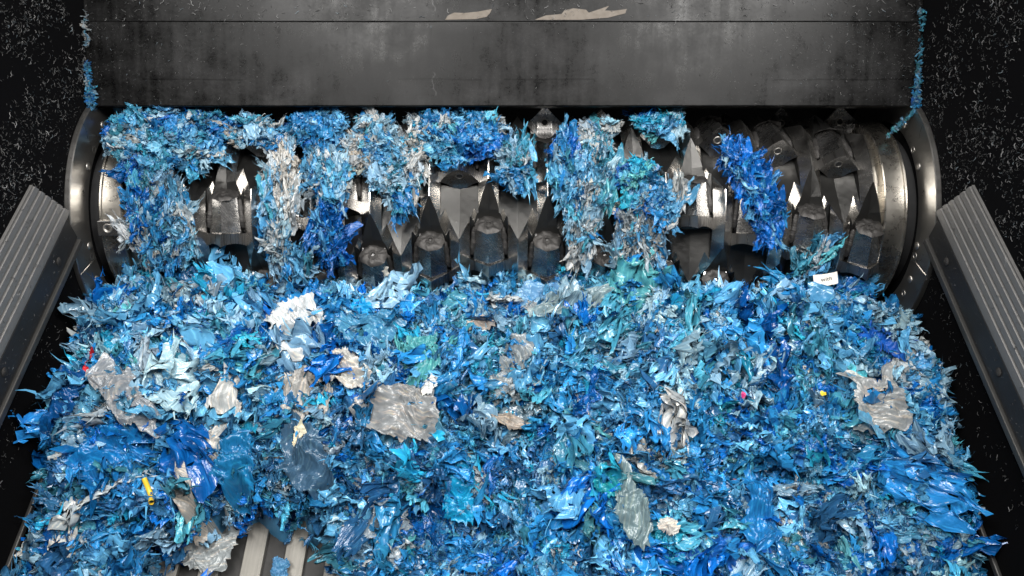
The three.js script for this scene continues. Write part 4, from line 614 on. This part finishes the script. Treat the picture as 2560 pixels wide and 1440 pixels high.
// ------------------------------------------------------------ lint: curled plastic fibres clinging to walls and plates
{
  const FIB = []; for (let k = 0; k < 6; k++) { const r = rng(500 + k), pts = []; let a = 0, x = 0, y = 0; for (let i = 0; i < 5; i++) { pts.push(V(x, y, 0.1 * (r() - 0.3) + (i === 2 ? 0.12 : 0))); a += (r() - 0.5) * 1.9; x += Math.cos(a) * 0.26; y += Math.sin(a) * 0.26; } const g = new THREE.TubeGeometry(new THREE.CatmullRomCurve3(pts), 7, 0.046, 4, false); g.center(); FIB.push(g); }
  const fibreMat = new THREE.MeshStandardMaterial({ color: 0xffffff, roughness: 0.45, side: THREE.DoubleSide });
  function lint(label, count, place, seed, sz = [0.0035, 0.0085], col) {
    const g = group('lint'); tag(g, label, 'lint', null, 'stuff'); const r = rng(seed), lists = FIB.map(() => []);
    for (let k = 0; k < count; k++) { const p = place(r); if (!p) continue; const q = new THREE.Quaternion().setFromUnitVectors(V(0, 0, 1), p.n).multiply(new THREE.Quaternion().setFromEuler(new THREE.Euler(gauss(r) * 0.35, gauss(r) * 0.35, r() * 6.2832))); const s = lerp(sz[0], sz[1], Math.pow(r(), 3)) * (p.k ?? 1) * (r() < 0.6 ? 0.42 : 1); lists[Math.floor(r() * FIB.length)].push([new THREE.Matrix4().compose(p.p, q, V(s, s, s)), (col ?? (() => { const w = 0.03 + 0.27 * Math.pow(r(), 2.5), b = r() < 0.12 ? 0.06 : 0; return [w * (1 - b * 3), w, w * (1 + b * 2)]; }))()]); }
    lists.forEach((l, i) => { if (!l.length) return; const im = new THREE.InstancedMesh(FIB[i], fibreMat, l.length); im.name = 'fibres'; im.userData.kind = 'stuff'; im.castShadow = im.receiveShadow = true; l.forEach(([m, c], k) => { im.setMatrixAt(k, m); im.setColorAt(k, new THREE.Color().setRGB(...c)); }); g.add(im); });
  }
  for (const s of [-1, 1]) lint(s < 0 ? 'curled pale lint clinging all over the left wall' : 'curled pale lint clinging all over the right wall', 22000, (r) => {
    const y = lerp(0.02, 0.5, r()), z = lerp(-0.08, 0.6, r()); const d = 0.4 + 0.6 * n2(y * 7 + s * 4, z * 7) + 0.5 * n2(y * 26, z * 26 + s); const inRing = Math.hypot(y, z); if (inRing < 0.193) return null; if (y < 0.142 && y > 0.1 && z > 0.15) return null; if (y > 0.13 && y < 0.222 && z > 0.14 + (y - 0.142) * 0.38) return null; if (y <= 0.1 && r() < 0.8) return null; if (r() > d + 0.15) return null;
    return { p: V(s * 0.5985, y, z), n: V(-s, 0, 0), k: inRing < 0.22 ? 0.6 : 1 };
  }, 11 + s);
  const up = V(0, 0.6943, 0.7197);
  const onPlate = (d, x) => V(x, 0.189 + d * 0.7197, -0.026 - d * 0.6943).addScaledVector(up, 0.0012);
  lint('pale lint curls scattered over the upper deflector plate', 1900, (r) => { const x = lerp(-0.595, 0.595, r()), d = 0.1205 + r() * 0.06; if (r() > 0.55 + 0.5 * n2(x * 7, d * 20) + 0.35 * smooth(0.3, 0.6, Math.abs(x))) return null; return { p: onPlate(d, x), n: up }; }, 31);
  lint('fine lint specks on the lower deflector plate near the walls', 3400, (r) => { const e = Math.pow(r(), 1.7) * 0.28, s = r() < 0.35 ? -1 : 1, d = r() * 0.118; const x = s * (0.596 - e); if (r() > 0.25 + 0.75 * d / 0.118) return null; return { p: onPlate(d, x), n: up, k: 0.55 }; }, 33);
  lint('few lint specks across the middle of the lower deflector plate', 170, (r) => ({ p: onPlate(r() < 0.5 ? 0.117 - 0.02 * r() * r() : r() * 0.117, lerp(-0.4, 0.4, r())), n: up, k: 0.6 }), 35);
  for (const s of [-1, 1]) {
    lint(`lint curls lying on the ${s < 0 ? 'left' : 'right'} grooved wear strip`, s < 0 ? 260 : 150, (r) => { const f = r(), z = 0.17 + r() * 0.4; const n = V(-s * 0.99, 0.08, 0).normalize(); return { p: V(s * (0.6 - 0.0105 + 0.006 * f), 0.142 + 0.074 * f, z + f * 0.03), n }; }, 41 + s);
    lint(`lint specks on the ${s < 0 ? 'left' : 'right'} black guide bar`, 160, (r) => ({ p: V(s * 0.5895, 0.104 + r() * 0.034, 0.16 + r() * 0.45), n: V(-s, 0, 0), k: 0.6 }), 51 + s);
    lint(`fuzzy lint fringe round the ${s < 0 ? 'left' : 'right'} seal ring`, 420, (r) => { const a = 15 + r() * 80, q = 0.192 + (r() - 0.3) * 0.004; return { p: V(s * 0.594, q * Math.sin(D(a)), q * Math.cos(D(a))), n: V(-s, 0.3, 0.3).normalize(), k: 0.5 }; }, 61 + s);
  }
}
renderer.shadowMap.type = THREE.PCFSoftShadowMap;
renderer.render(scene, camera);
